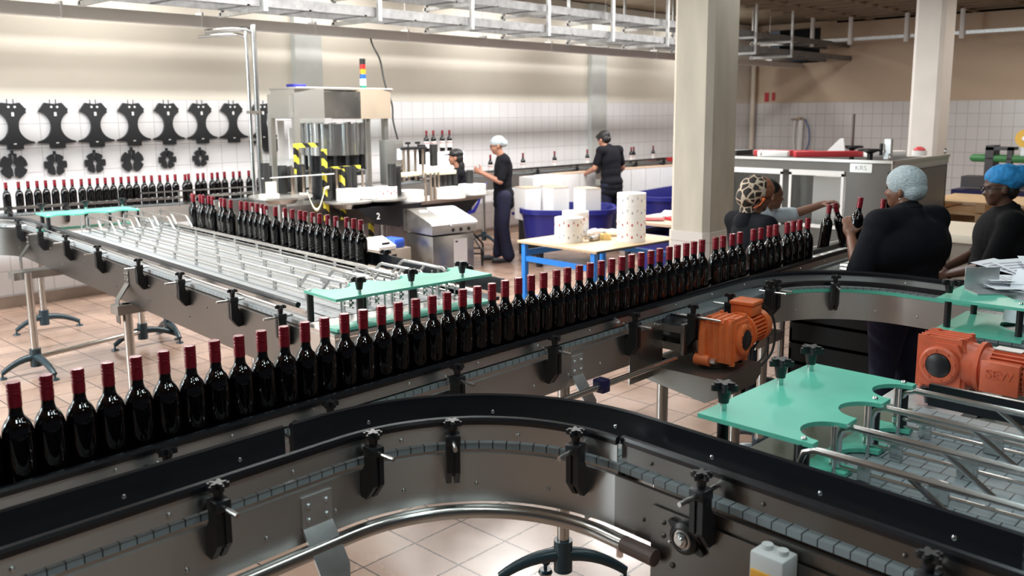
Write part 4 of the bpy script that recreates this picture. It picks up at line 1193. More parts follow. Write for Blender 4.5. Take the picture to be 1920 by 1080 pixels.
for x in (-.02, .08, .18): b.cyl(wp @ V((x, -.224, .80)), wp @ V((x, -.215, .80)), .02, n=12)
b.build('sockets', BLACK, t)
M().box(.0, .17, -.2025, -.200, .28, .70, 0, wp).build('notice_sheet', PAPER, t)
M().box(.02, .05, -.2035, -.2025, .665, .68, 0, wp).build('notice_mark', BLACK, t)
tag(M().box(-.2, -.1, .1, .2, .945, .985, .02, wp).build('white_block', WHITE), 'small white block resting on top of the printer body', 'block')
t = thing('toolbox', 'tan metal box left of the printer with a white and blue instrument on it', 'box', (5.7, 6.9, 0))
M().box(5.50, 5.92, 6.98, 7.28, .0, .62, .008).build('case', mat('tan_metal', (.40, .33, .27), .5, .3), t)
M().box(5.66, 5.72, 6.972, 6.98, .53, .57).box(5.56, 5.60, 6.972, 6.98, .53, .57).build('latch', BLACK, t)
t = thing('label_printer', 'white and blue desktop instrument on the tan metal box', 'instrument', (5.62, 7.1, .62))
M().prism([(6.98, .625), (7.2, .625), (7.2, .74), (6.98, .66)], 5.5, 5.72, yz).build('body', WHITE, t)
M().box(5.72, 5.86, 7.0, 7.22, .62, .72, .02).build('blue_cover', mat('bright_blue_plastic', (.04, .12, .65), .4), t)
M().box(5.56, 5.66, 7.005, 7.01, .675, .70).build('display', BLACK, t)

# blue chair
t = thing('work_chair', 'tall blue plastic shell chair on a black tubular stand', 'chair', (8.13, 8.49, 0))
wc = T(8.13, 8.49, 0) @ rz(math.radians(-47))
b = M().prism([(-.26, .72), (-.25, .70), (.08, .68), (.16, .70), (.22, .82), (.30, 1.06), (.32, 1.07), (.28, 1.06), (.19, .83), (.13, .725), (.07, .705), (-.25, .735)], -.23, .23, wc @ MX(((1, 0, 0, 0), (0, 0, 1, 0), (0, 1, 0, 0), (0, 0, 0, 1))))
o = b.build('seat_shell', BLUEP, t)
bv = o.modifiers.new('round', 'BEVEL'); bv.width = .02; bv.segments = 2
b = M().cyl(wc @ V((0, 0, .45)), wc @ V((0, 0, .70)), .025).cyl(wc @ V((0, 0, .42)), wc @ V((0, 0, .52)), .045)
b.build('column', BLACK, t)
pts = []
for sx, sy in ((-1, -1), (1, -1), (1, 1), (-1, 1)):
    a, c = wc @ V((sx*.03, sy*.03, .50)), wc @ V((sx*.24, sy*.24, .22))
    M().tube([a, c, wc @ V((sx*.25, sy*.25, 0))], .014, 8).build('leg', BLACK, t); pts.append(wc @ V((sx*.245, sy*.245, .16)))
M().tube(pts, .011, 8, True).build('foot_ring', BLACK, t)

# packing table with label rolls
WOOD = mat('pale_plywood', (.62, .46, .29), .5, var=.06, scale=4, stretch=(1, 8, 1))
BLUEM = mat('bright_blue_paint', (.02, .22, .72), .4)
t = thing('packing_table', 'plywood-topped work table with bright blue legs standing before the concrete column', 'table', (6.9, 5.3, 0))
wt = T(6.26, 4.82, 0) @ rz(math.radians(-4))
M().box(0, 1.25, 0, 1.04, .725, .75, .003, wt).build('table_top', WOOD, t)
M().box(.01, 1.24, -.003, .0, .726, .744, 0, wt).build('edge_band', RUBBER, t)
for x, y in ((.03, .06), (1.19, .06), (.03, .97), (1.19, .97)): M().cb((x+.01, y, .3625), (.05, .05, .725), .003, wt).build('leg', BLUEM, t)
for x in (.04, 1.2): M().box(x-.015, x+.015, .08, .95, .55, .60, 0, wt).box(x-.015, x+.015, .08, .95, .18, .22, 0, wt).build('stretcher', BLUEM, t)
M().box(.05, 1.2, .95, .98, .60, .66, 0, wt).build('stretcher', BLUEM, t)
def stack(x, y, z0, seq, where, r):
    names = {1: ['bottom', 'top'], 2: ['bottom', 'top'], 3: ['bottom', 'middle', 'top'], 4: ['bottom', 'second', 'third', 'top']}[len(seq)]
    z = z0
    for k, (h, p) in enumerate(seq):
        d = 'red-printed' if p == 1 else 'grey-printed'
        reel(f'{d} label roll, {names[k]} of the {where} stack on the packing table', x, y, z, r, h, p, 'label rolls on the packing table')
        z += h+.001
stack(6.60, 5.42, .751, ((.115, 2), (.12, 1)), 'left front', .138)
stack(6.95, 5.62, .751, ((.12, 2), (.13, 1)), 'left rear', .135)
stack(7.02, 4.98, .751, ((.115, 1), (.115, 1), (.115, 2), (.12, 2)), 'tall right', .14)
t = thing('tape_roll', 'yellow tape roll lying on the packing table between the label stacks', 'tape roll', (6.95, 5.25, .751))
M().lathe([(.03, 0), (.055, 0), (.055, .055), (.03, .055), (.03, 0)], (6.93, 5.22, .752), 24).build('roll', mat('yellow_tape', (.72, .52, .2), .4), t)
t = thing('tape_dispenser', 'metal hand tape dispenser beside the yellow roll', 'tool', (6.8, 5.27, .751))
M().box(6.74, 6.86, 5.23, 5.29, .752, .80, .008).box(6.66, 6.76, 5.25, 5.27, .775, .79).build('body', STEELD, t)
t = thing('crumpled_paper', 'crumpled white paper and a folded sheet at the back of the packing table', 'paper', (7.1, 5.4, .751))
b = M(); b.ball((7.0, 5.42, .79), (.10, .06, .04), 6); b.ball((7.12, 5.44, .78), (.07, .06, .035), 5)
for v in b.bm.verts: v.co += V((random.uniform(-.012, .012), random.uniform(-.012, .012), random.uniform(-.004, .012)))
b.box(7.1, 7.3, 5.28, 5.42, .80, .806); b.build('paper', PAPER, t)

# round accumulation of white cartons in blue tubs
BLUET = mat('dark_blue_tub_plastic', (.014, .016, .17), .35, var=.15, scale=40)
def tub(label, cx, cy, sx, sy, z0, z1, rot, legs=True):
    t = thing('plastic_tub', label, 'tub', (cx, cy, 0))
    w = T(cx, cy, 0) @ rz(rot)
    def ov(a, e): return [(( sx-e)*abs(math.cos(q))**.55*(1 if math.cos(q) > 0 else -1), (sy-e)*abs(math.sin(q))**.55*(1 if math.sin(q) > 0 else -1)) for q in [2*PI*k/40 for k in range(40)]]
    b = M()
    rings = []
    for e, z in ((.06, z0), (.01, z1-.06), (-.02, z1-.06), (-.02, z1), (.02, z1), (.03, z1-.05), (.08, z0+.03)):
        rings.append([b.bm.verts.new(w @ V((x, y, z))) for x, y in ov(0, e)])
    for A, B in zip(rings, rings[1:]):
        for k in range(40): b.bm.faces.new((A[k], A[(k+1) % 40], B[(k+1) % 40], B[k]))
    b.bm.faces.new(rings[0]); b.bm.faces.new(rings[-1])
    b.build('tub_shell', BLUET, t)
    if legs:
        for sx_, sy_ in ((-1, -1), (1, -1), (1, 1), (-1, 1)):
            p = w @ V((sx_*(sx-.25), sy_*(sy-.2), 0)); M().cb((p.x, p.y, z0/2), (.06, .06, z0)).build('leg', BLACK, t)
    return t
tub('front blue tub holding white cartons at the standing worker', 9.05, 7.45, .62, .55, .33, .76, math.radians(-50))
tub('rear blue tub behind the worker bending over cartons', 11.9, 7.35, 1.5, .50, .33, .80, math.radians(8))
CART = mat('white_carton', (.80, .79, .78), .6, var=.03, scale=6)
BRN = mat('brown_board', (.50, .36, .26), .7)
def carton(x, y, z, sx, sy, h, rot, label, opn=True):
    t = thing('carton', label, 'carton', (x, y, z), rot, 'white wine cartons')
    w = T(x, y, z) @ rz(rot)
    M().box(-sx/2, sx/2, -sy/2, sy/2, 0, h, 0, w).build('box_body', CART, t)
    if opn: M().box(-sx/2-.002, sx/2+.002, -sy/2-.002, sy/2+.002, h, h+.006, 0, w).build('board_edge', BRN, t)
    return t
M().box(8.55, 9.55, 7.0, 7.9, .55, .60).build('dummy', BLUET) if False else None
spots = [(8.62, 7.78, .42, 'nearest the standing worker in the front tub'), (8.80, 7.45, .43, 'in the middle of the front tub'), (9.02, 7.10, .42, 'at the right edge of the front tub'), (9.15, 7.80, .40, 'at the back left of the front tub')]
for x, y, h, d in spots: carton(x, y, .60, .23, .30, h, math.radians(-20), 'tall white carton '+d)
def liner(tb, pts, z0, z1):
    pass
al = [(9.05+.85*math.cos(q), 8.05+.45*math.sin(q)) for q in [math.radians(a) for a in range(-5, 100, 15)]]
names = ['first', 'second', 'third', 'fourth', 'fifth', 'sixth', 'seventh', 'eighth', 'ninth', 'tenth', 'eleventh', 'twelfth', 'thirteenth']
row = [(9.35, 8.30), (9.72, 8.36), (10.08, 8.36), (10.44, 8.34), (11.3, 8.30), (11.66, 8.28), (12.02, 8.24), (12.38, 8.20), (12.74, 8.16)]
for k, (x, y) in enumerate(row):
    carton(x, y, .60, .345, .28, .50, math.radians(-3), f'white wine carton, {names[k]} from the left in the row under the outlet conveyor', k > 1)
t = thing('carton_shelf', 'low shelf under the row of white cartons by the outlet conveyor', 'shelf', (11, 8.3, 0))
M().box(9.1, 13.0, 8.08, 8.52, .56, .60).build('shelf_board', BLUET, t)
for x in (9.2, 11, 12.9): M().cb((x, 8.3, .28), (.06, .3, .56)).build('leg', BLACK, t)
t = thing('packing_shelf', 'brown board shelf with torn red and white wrappers beside the concrete column', 'shelf', (9.0, 5.5, 0))
M().box(8.3, 9.4, 5.05, 6.1, .72, .75).build('shelf_board', BRN, t)
for x in (8.4, 9.3):
    for y in (5.15, 6.0): M().cb((x, y, .36), (.05, .05, .72)).build('leg', BLACK, t)
random.seed(11)
for k in range(9):
    w_ = T(8.6+random.uniform(-.15, .5), 5.5+random.uniform(-.3, .35), .755+.005*k) @ rz(random.uniform(0, 3)) @ MX.Rotation(random.uniform(-.06, .06), 4, 'X')
    tag(M().box(-.12, .12, -.07, .07, 0, .004 if k % 2 else .03, .001, w_).build('wrapper', LREDP if k % 3 == 0 else PAPER), 'torn red or white wrapper in the heap on the brown board shelf', 'wrapper', 'wrappers heaped on the brown shelf')
tub('small blue tub under the brown shelf next to the column', 8.75, 5.6, .42, .38, .02, .62, 0, False)

# steel cabinet behind the packers
CABM = mat('grey_steel_cabinet', (.135, .13, .122), .5, .4, var=.08, scale=4)
t = thing('machine_cabinet', 'large grey steel machine cabinet with windows and a lifted frame rim behind the packers', 'machine', (10.5, 4.5, 0))
X0, X1, Y0, Y1 = 9.62, 11.45, 3.48, 5.75
M().box(X0, X1, Y1-.03, Y1, 0, 1.42).box(X1-.03, X1, Y0, Y1, 0, 1.42).box(X0, X1, Y0, Y0+.03, 0, 1.34).build('body_panels', CABM, t)
M().box(X0, X0+.03, Y0, Y0+.48, 0, 1.44).box(X0, X0+.03, Y0+.48, Y1, 1.32, 1.44).box(X0, X0+.03, Y0+.48, Y1, 0, .68).build('front_panel', CABM, t)
M().box(X0-.01, X1+.02, Y0-.02, Y0+.02, 1.43, 1.46).box(X0-.02, X0+.02, Y0-.02, Y1, 1.43, 1.46).box(X0, X1, Y1-.04, Y1, 1.43, 1.46).box(X0-.0, X1, Y0-.012, Y0, 1.36, 1.43).build('rim', ALU, t)
M().box(X0+.3, X0+.34, Y0+.05, Y1-.05, .1, 1.30).build('inner_back', CABM, t)
for y0, y1 in ((3.98, 4.62), (4.70, 5.6)):
    f = M().box(X0-.012, X0, y0, y1, 1.27, 1.33).box(X0-.012, X0, y0, y0+.03, .70, 1.3).box(X0-.012, X0, y1-.03, y1, .70, 1.3).box(X0-.012, X0, y0, y1, .68, .72).build('window_frame', WHITE, t)
    M().box(X0+.004, X0+.010, y0+.03, y1-.03, .72, 1.27).build('pane', GLZ, f)
M().box(X0+.15, X0+.25, 4.0, 4.4, .70, 1.25).build('window_glow_box', WHITE, t)  # pale box added for the light that shows in the window
M().box(X0+.05, X0+.28, 3.95, 4.15, .72, .90, .05).build('white_hopper', WHITE, t)
cu = bpy.data.curves.new('plate_text', 'FONT'); cu.body = 'KRS'; cu.size = .075; cu.extrude = .001; cu.align_x = 'CENTER'; cu.align_y = 'CENTER'
co = bpy.data.objects.new('plate_text', cu); COL.objects.link(co)
me = bpy.data.meshes.new_from_object(co.evaluated_get(bpy.context.evaluated_depsgraph_get())); bpy.data.objects.remove(co)
me.materials.clear(); me.materials.append(TXT)
np_ = M().box(X0-.008, X0, 3.68, 3.92, 1.325, 1.42).build('name_plate', ALU, t)
place(me, 'faded_lettering', np_, None, m=T(X0-.009, 3.80, 1.372) @ rz(-PI/2) @ MX.Rotation(PI/2, 4, 'X'))
b = M()
for x, y in ((9.66, 5.0), (11.4, 3.5), (9.66, 3.52)): 
    b.tube([(x+.03*math.cos(2*PI*k/16), y, 1.50+.03*math.sin(2*PI*k/16)) for k in range(16)], .007, 6, True)
b.build('lifting_eyes', STEEL, t)
for k, (x, y, d) in enumerate(((10.7, 4.35, 'with a tall screw spindle'), (9.9, 3.82, 'with a side crank grip'))):
    h = thing('hand_wheel', 'black adjusting handwheel '+d+' on the machine cabinet', 'handwheel', (x, y, 1.44))
    M().lathe([(0, .05), (.03, .05), (.10, .08), (.13, .075), (.13, .095), (.10, .10), (0, .09)], (x, y, 1.47), 24).cyl((x, y, 1.36), (x, y, 1.53), .03).build('wheel', BLACK, h)
    if k == 0: M().cyl((x, y, 1.49), (x, y, 1.95), .018, n=10).build('spindle', mat('rusty_spindle', (.12, .09, .08), .5), h)
    else: M().cyl((x+.02, y-.11, 1.5), (x+.02, y-.11, 1.63), .018, n=10).build('crank_grip', BLACK, h)
tag(M().box(9.95, 10.02, 3.62, 3.69, 1.46, 1.68).build('grey_upright', GALV) , 'grey upright block at the corner of the machine cabinet rim', 'bracket')
REDT = mat('red_barrier_plastic', (.50, .04, .05), .5)
for (x0, y0, x1, y1, m_, lb) in ((9.75, 5.15, 10.1, 4.55, REDT, 'red barrier arm lying across the left of the machine cabinet rim'), (9.72, 4.62, 10.3, 4.0, REDT, 'red barrier arm with a white joint on the machine cabinet rim'), (9.68, 5.05, 9.74, 4.7, WHITE, 'white tape roll beside the red barrier arm on the cabinet rim'), (10.2, 4.0, 10.6, 3.7, WHITE, 'white folded sheet on the machine cabinet rim by the handwheel')):
    a = math.atan2(y1-y0, x1-x0); ln = math.hypot(x1-x0, y1-y0)
    o = M().box(0, ln, -.05, .05, 1.462, 1.53, .01, T(x0, y0, 0) @ rz(a)).build('barrier_arm' if m_ is REDT else 'white_item', m_); tag(o, lb, 'barrier' if m_ is REDT else 'sheet')
tag(M().prism([(4.35, 1.462), (4.62, 1.462), (4.42, 1.66), (4.38, 1.66)], 10.5, 10.52, yz).build('folded_card', WHITE), 'white triangular folded card standing on the cabinet behind the barrier arm', 'card')
t = thing('warning_beacon', 'round red beacon on a pale base at the cabinet corner before the white column', 'beacon', (11.3, 3.75, 1.44))
M().ball((11.35, 3.78, 1.50), (.07, .07, .05), 10).build('red_dome', REDT, t); M().cyl((11.35, 3.78, 1.44), (11.35, 3.78, 1.50), .085, n=20).build('base', WHITE, t)
tag(M().box(9.7, 10.1, 5.35, 5.7, 1.46, 1.52).tube([(9.85+.07*math.cos(2*PI*k/16), 5.55, 1.62+.09*math.sin(2*PI*k/16)) for k in range(16)], .012, 8, True).build('hose_coil_box', BLACK), 'black box with a coiled hose loop at the left end of the cabinet top', 'hose')
t = thing('wall_tap', 'wall tap with a hanging blue hose on the tiled right wall', 'tap', (18.95, 8.9, 1.0))
M().cyl((18.98, 8.9, 1.82), (18.85, 8.9, 1.84), .03).cyl((18.86, 9.08, 1.80), (18.86, 8.75, 1.80), .02).build('tap_body', BRASS, t)
M().tube(smooth([(18.86, 8.76, 1.80), (18.86, 8.66, 1.6), (18.86, 8.64, 1.3), (18.86, 8.74, 1.0)]), .018, 8).build('hose', mat('blue_hose', (.10, .16, .35), .5), t)
M().tube(smooth([(18.9, 9.0, 1.8), (18.9, 9.02, 1.4), (18.9, 8.98, 1.0)]), .02, 8).cyl((18.9, 8.86, 1.78), (18.9, 8.88, 1.0), .06, n=12).build('pipe', WHITE, t)
tag(M().box(18.97, 18.99, 9.55, 9.62, 2.22, 2.40).box(18.97, 18.99, 9.70, 9.80, 2.20, 2.40).build('red_stickers', REDT), 'two small red marks on the wall just above the tiles by the corner pipe', 'sticker')

# case taper, pallets and white boxes at right
t = thing('case_taper', 'green belted case taping machine with a yellow tape reel at the right edge', 'machine', (13.0, 3.3, 0))
GRN = mat('green_belt', (.03, .17, .05), .5)
b = M().box(12.9, 13.05, 2.4, 3.66, 1.30, 1.40, .045); b.build('green_belt', GRN, t)
M().box(12.95, 13.25, 2.3, 3.75, .95, 1.10).box(12.9, 13.2, 3.36, 3.46, 1.0, 1.52).box(12.9, 13.0, 3.14, 3.2, 1.1, 1.5).box(12.9, 13.2, 3.14, 3.46, 1.46, 1.50).build('frame', mat('charcoal_frame', (.05, .05, .06), .5), t)
M().box(12.9, 13.3, 2.3, 3.85, .80, .92).build('bed', NAVYP, t)
for y in (2.4, 3.75): M().box(13.0, 13.1, y, y+.06, 0, .8).build('leg', CABM, t)
M().cyl((12.88, 3.0, 1.62), (12.94, 3.0, 1.62), .115, n=28).build('tape_reel', mat('yellow_tape_reel', (.70, .42, .05), .45), t)
M().cyl((12.86, 3.0, 1.62), (12.96, 3.0, 1.62), .03).box(12.93, 12.96, 2.99, 3.05, 1.35, 1.62).build('reel_arm', GALV, t)
PINE = mat('pine_wood', (.62, .44, .26), .7, var=.1, scale=5)
t = thing('wooden_pallet', 'pine pallet stack seen between the white column and the worker in the blue cap', 'pallet', (12.0, 3.3, 0))
for k in range(3):
    z = .48+.14*k
    b = M()
    for j in range(7): b.box(11.6+.17*j, 11.72+.17*j, 2.5, 3.75, z+.10, z+.122)
    for j in range(3): b.box(11.6, 12.75, 2.5+.57*j, 2.6+.57*j, z, z+.10)
    b.build('pallet_deck', PINE, t)
M().box(11.6, 12.75, 2.5, 3.75, 0, .47).build('pallet_base', PINE, t)
t = thing('white_counter', 'pale worktop in front of the pallets beside the hairnet worker', 'counter', (8.5, 2.6, 0))
M().box(8.1, 9.1, 1.2, 3.0, .86, .93, .006).build('worktop', mat('pale_worktop', (.72, .64, .52), .5), t)
M().box(8.15, 9.05, 1.25, 2.95, 0, .86).build('cupboard', mat('brown_cupboard', (.30, .26, .22), .6), t)
tag(M().box(11.0, 11.5, 1.6, 2.35, 0, 1.22, .004).build('large_white_carton', CART), 'large white carton standing at the right edge behind the blue cap worker', 'carton')
t = thing('roller_bench', 'steel roller bench beyond the end of the front bottle row', 'bench', (6.2, 2.6, 0))
M().box(5.85, 7.2, 2.15, 2.9, .84, .88).box(5.85, 7.2, 2.12, 2.15, .80, .95).box(5.85, 7.2, 2.9, 2.93, .80, .95).build('bed', ALU, t)
b = M()
for k in range(9): b.cyl((5.95+.14*k, 2.16, .90), (5.95+.14*k, 2.89, .90), .025, n=12)
b.build('rollers', STEELB, t)
for x in (5.95, 7.1):
    for y in (2.18, 2.87): M().cyl((x, y, 0), (x, y, .84), .025).build('leg', STEEL, t)
# added black crates that stand in for the shade below the far curve
CRT = mat('shade_fill_black', (.005, .005, .006), .6)  # near black so the stacks pass for deep shade
def crates(x0, x1, y0, y1, where, gp):
    for k in range(5):
        z = .155*k
        t = thing('shade_fill_crate', f'added black shade-fill crate {where}, {["lowest","second","third","fourth","topmost"][k]} of its stack', 'crate', ((x0+x1)/2, (y0+y1)/2, z), 0, gp)
        M().box(x0, x1, y0, y1, z, z+.02).box(x0, x0+.02, y0, y1, z, z+.15).box(x1-.02, x1, y0, y1, z, z+.15).box(x0, x1, y0, y0+.02, z, z+.11).box(x0, x1, y1-.02, y1, z, z+.11).build('shell', CRT, t)
crates(6.02, 6.6, 2.22, 2.84, 'under the left end of the roller bench', 'added shade-fill crates under the roller bench')
crates(6.25, 6.85, 1.74, 2.10, 'between the packers and the roller bench', 'added shade-fill crates beside the packers')
tag(M().lathe([(0, 0), (.016, 0), (.016, .04), (.012, .042), (0, .042)], (3.127, 2.256, 0), 20).build('black_cap', NAVYP), 'small dark bottle cap lying on the floor tiles below the curved bumper tube', 'cap')
# ---------------------------------------------------------------- people
SCRUB = mat('pale_hairnet_mesh', (.50, .57, .60), .7, var=.30, scale=60, stretch=(1, 1, 3.5), bump=.9)
BCAP = mat('blue_hair_cover', (.02, .24, .56), .7, var=.2, scale=22, bump=.5)
STRIPE = mat('pale_blue_striped_shirt', (.52, .58, .63), .75, var=.18, scale=18, stretch=(6, 1, 1))
SHOE = mat('dark_grey_shoe', (.03, .032, .038), .5)
def leopard():
    m = bpy.data.materials.new('animal_print_scarf'); m.use_nodes = True
    N, L = nt(m); b = N['Principled BSDF']
    tc = N.new('ShaderNodeTexCoord')
    vo = N.new('ShaderNodeTexVoronoi'); vo.feature = 'DISTANCE_TO_EDGE'; vo.inputs['Scale'].default_value = 22
    L.new(tc.outputs['Object'], vo.inputs[0])
    r = N.new('ShaderNodeValToRGB')
    r.color_ramp.elements[0].position = .06; r.color_ramp.elements[0].color = (.62, .52, .40, 1)
    r.color_ramp.elements[1].position = .115; r.color_ramp.elements[1].color = (.025, .020, .016, 1)
    e = r.color_ramp.elements.new(.09); e.color = (.42, .17, .08, 1)
    L.new(vo.outputs[0], r.inputs[0]); L.new(r.outputs[0], b.inputs['Base Color'])
    b.inputs['Roughness'].default_value = .7
    return m
LEO = leopard()
def soft(o, vox, it=6, fac=.5):
    m = o.modifiers.new('fuse', 'REMESH'); m.mode = 'VOXEL'; m.voxel_size = vox; m.use_smooth_shade = True
    s = o.modifiers.new('relax', 'SMOOTH'); s.iterations = it; s.factor = fac
    return o
def hand(b, w, d, pn, side, curl=.6, sc=1.0, spread=.0):
    """w wrist, d finger direction, pn palm normal (fingers curl towards it), side=+1 thumb towards d x pn"""
    w, d, pn = V(w), V(d).normalized(), V(pn).normalized()
    pn = (pn - d*pn.dot(d)).normalized()
    lat = d.cross(pn)*side
    mx = MX((lat, d, pn)).transposed()
    b.ball(w+d*.048*sc, (.040*sc, .052*sc, .016*sc), 8, mx)
    b.caps(w-d*.02, w+d*.03*sc, .026*sc, .024*sc, 8)
    for k, (off, ln) in enumerate(((.029, .072), (.010, .080), (-.010, .076), (-.028, .060))):
        p = w + d*.088*sc + lat*off*sc
        ang = .15
        for j, f in enumerate((.45, .32, .23)):
            ang += curl*(1.0 if j else .7)
            q = p + (d*math.cos(ang)+pn*math.sin(ang)+lat*spread*off)*ln*f*sc
            b.caps(p, q, (.0095-.001*j)*sc, (.0088-.001*j)*sc, 6)
            p = q
    p = w + d*.03*sc + lat*.034*sc
    q = p + (d*.55+lat*.7+pn*.45).normalized()*.042*sc
    b.caps(p, q, .0125*sc, .0105*sc, 6)
    r = q + (d*.8+lat*.1+pn*.55).normalized()*.032*sc
    b.caps(q, r, .0105*sc, .009*sc, 6)
def person(label, x, y, yaw, h, skin, P=None, girth=1.0, shirt=CHAR, trouser=NAVY, sleeve=.6, hem=.86, hands=None, head_yaw=0.0, head_pitch=0.0, vox=.0075, eyes=True, wide=1.0, z0=0.0):
    """P overrides joints, given in metres for a 1.75 m figure, x forward, y left"""
    s = h/1.75
    W = T(x, y, z0) @ rz(yaw) @ MX.Scale(s, 4)
    t = thing('person', label, 'person', (x, y, z0), yaw)
    J = dict(head=(.03, 0, 1.63), neck=(-.015, 0, 1.46), chest=(.0, 0, 1.28), belly=(.015, 0, 1.08), pelvis=(0, 0, .95),
             shl=(-.01, .185, 1.41), shr=(-.01, -.185, 1.41), ell=(-.02, .25, 1.13), elr=(-.02, -.25, 1.13), wrl=(.07, .25, .88), wrr=(.07, -.25, .88),
             hpl=(0, .09, .92), hpr=(0, -.09, .92), knl=(.02, .10, .50), knr=(.02, -.10, .50), anl=(-.01, .10, .09), anr=(-.01, -.10, .09), tol=(.16, .12, .03), tor=(.16, -.12, .03))
    J.update(P or {})
    J = {k: V(v) for k, v in J.items()}
    g = girth
    def torso(b, e):
        sp = (J['shl']-J['shr']).length/.37
        b.ball(J['chest'], (.115*g+e, .165*g*sp+e, .19+e), 12)
        b.ball(J['chest']+V((0, 0, .09)), (.09*g+e, .17*sp*g**.6+e, .085+e), 10)
        b.ball(J['belly'], (.115*g+e, .150*g+e, .16+e), 12)
        b.ball(J['pelvis'], (.120*g+e, .160*g+e, .135+e), 12)
        b.ball((J['chest']+J['belly'])/2, (.112*g+e, .150*g+e, .15+e), 10)
        b.caps(J['shl'], J['shr'], .062*g**.5+e, .062*g**.5+e, 10)
        b.caps(J['neck']-V((0, 0, .06)), J['neck']-V((0, 0, .02)), .085+e, .060+e, 10)
        for q in 'lr': b.caps(J['neck']-V((0, 0, .07)), J['sh'+q].lerp(J['neck'], .12)-V((0, 0, .01)), .060*g**.5+e, .056*g**.5+e, 10)
        if g > 1.2:
            for dz, rr in ((-.08, .085), (-.17, .105)): b.caps(J['shl']*.9+V((0, 0, J['shl'].z*.1+dz)), J['shr']*.9+V((0, 0, J['shr'].z*.1+dz)), rr+e, rr+e, 10)
            b.ball(J['chest']+V((-.02, 0, .02)), (.11*g+e, (J['shl'].y+.035)+e*.5, .17+e), 12)
    def legs(b, e):
        for q in 'lr':
            b.caps(J['hp'+q], J['kn'+q], .085*g**.7+e, .058+e)
            b.caps(J['kn'+q], J['an'+q], .056+e, .038+e*1.3)
    R = MX.Translation(J['head']) @ rz(head_yaw) @ MX.Rotation(head_pitch, 4, 'Y')
    b = M()
    torso(b, 0); legs(b, 0)
    b.caps(J['neck']-V((0, 0, .03)), J['head']+V((-.015, 0, -.06)), .056, .054, 10)
    for q in 'lr':
        b.caps(J['an'+q], J['to'+q], .038, .03)
        b.caps(J['sh'+q], J['el'+q], .048*g**.6, .040*g**.4)
        b.caps(J['el'+q], J['wr'+q], .040*g**.4, .027)
        hd = (hands or {}).get(q)
        sd = 1 if q == 'r' else -1
        if hd: hand(b, J['wr'+q], hd[0], hd[1], sd*(hd[3] if len(hd) > 3 else 1), hd[2], 1.05)
        else:
            d = (J['wr'+q]-J['el'+q]); hand(b, J['wr'+q], d, V((0, -sd*-1, 0)) if False else V((0, sd, 0)), sd, .45)
    # head: skull, jaw, nose, ears, brow, lips
    hb = M()
    for c, r in (((-.012, 0, .035), (.098, .077, .090)), ((.022, 0, -.02), (.070, .065, .090)), ((.045, 0, -.078), (.038, .040, .032)), ((.080, 0, -.012), (.012, .012, .028)), ((.094, 0, -.028), (.014, .014, .012)), ((.078, 0, .024), (.014, .050, .010)),
                 ((.079, 0, -.056), (.010, .022, .006)), ((.076, 0, -.068), (.010, .020, .006)), ((-.008, .077, -.012), (.018, .009, .030)), ((-.008, -.077, -.012), (.018, .009, .030)), ((.058, .038, -.028), (.025, .02, .022)), ((.058, -.038, -.028), (.025, .02, .022))):
        hb.ball(c, r, 10)
    for v in hb.bm.verts: v.co = R @ v.co
    me = bpy.data.meshes.new('tmp'); hb.bm.to_mesh(me); b.bm.from_mesh(me); bpy.data.meshes.remove(me); hb.bm.free()
    for v in b.bm.verts: v.co = W @ v.co
    body = soft(b.build('body', skin, t, 180), vox*s, 4, .4)
    if eyes:
        e = M()
        for sy in (-.031, .031): e.ball(W @ (R @ V((.078, sy, .008))), (.0085*s, .011*s, .006*s), 6, (rz(yaw) @ rz(head_yaw)).to_3x3())
        e.build('eyes', BLACK, body)
    b = M()
    torso(b, .014)
    for q in 'lr':
        m_ = J['sh'+q].lerp(J['el'+q], min(1, sleeve))
        b.caps(J['sh'+q], m_, .062*g**.6, .056*g**.5)
        if sleeve > 1: b.caps(J['el'+q], J['el'+q].lerp(J['wr'+q], sleeve-1), .054*g**.5, .040)
    if hem < .95:
        for zz in (0, (hem-.95)*.5, hem-.95): b.ball(J['pelvis']+V((0, 0, zz)), (.130*g+.016, .170*g+.016, .10), 12)
    for v in b.bm.verts: v.co = W @ v.co
    sh = soft(b.build('shirt', shirt, t, 180), .009, 12, .5)
    b = M()
    n = J['neck']
    b.tube([W @ (n+V((.005+.066*math.cos(q), .062*math.sin(q), -.012-.022*math.cos(q)))) for q in [2*PI*k/20 for k in range(20)]], .015*s, 8, True)
    b.build('collar', shirt, sh)
    b = M()
    b.ball(J['pelvis'], (.126*g, .166*g, .14), 12)
    legs(b, .014*wide)
    for q in 'lr': b.caps(J['kn'+q].lerp(J['an'+q], .5), J['an'+q]+V((0, 0, .01)), .062*wide**.3, .066*wide**.5)
    for v in b.bm.verts: v.co = W @ v.co
    soft(b.build('trousers', trouser, t, 180), .010, 5, .45)
    for q in 'lr':
        b = M()
        b.caps(J['an'+q]+V((-.02, 0, -.04)), J['to'+q]+V((.02, 0, .005)), .048, .036, 10)
        b.ball(J['an'+q]+V((0, 0, -.01)), (.055, .046, .05), 8)
        for v in b.bm.verts: v.co = W @ v.co; v.co.z = max(v.co.z, z0+.003)
        b.build('shoe', SHOE, t, 60)
    return t, body, (lambda p: W @ (R @ V(p))), s, (rz(yaw) @ rz(head_yaw) @ MX.Rotation(head_pitch, 4, 'Y')).to_3x3(), W
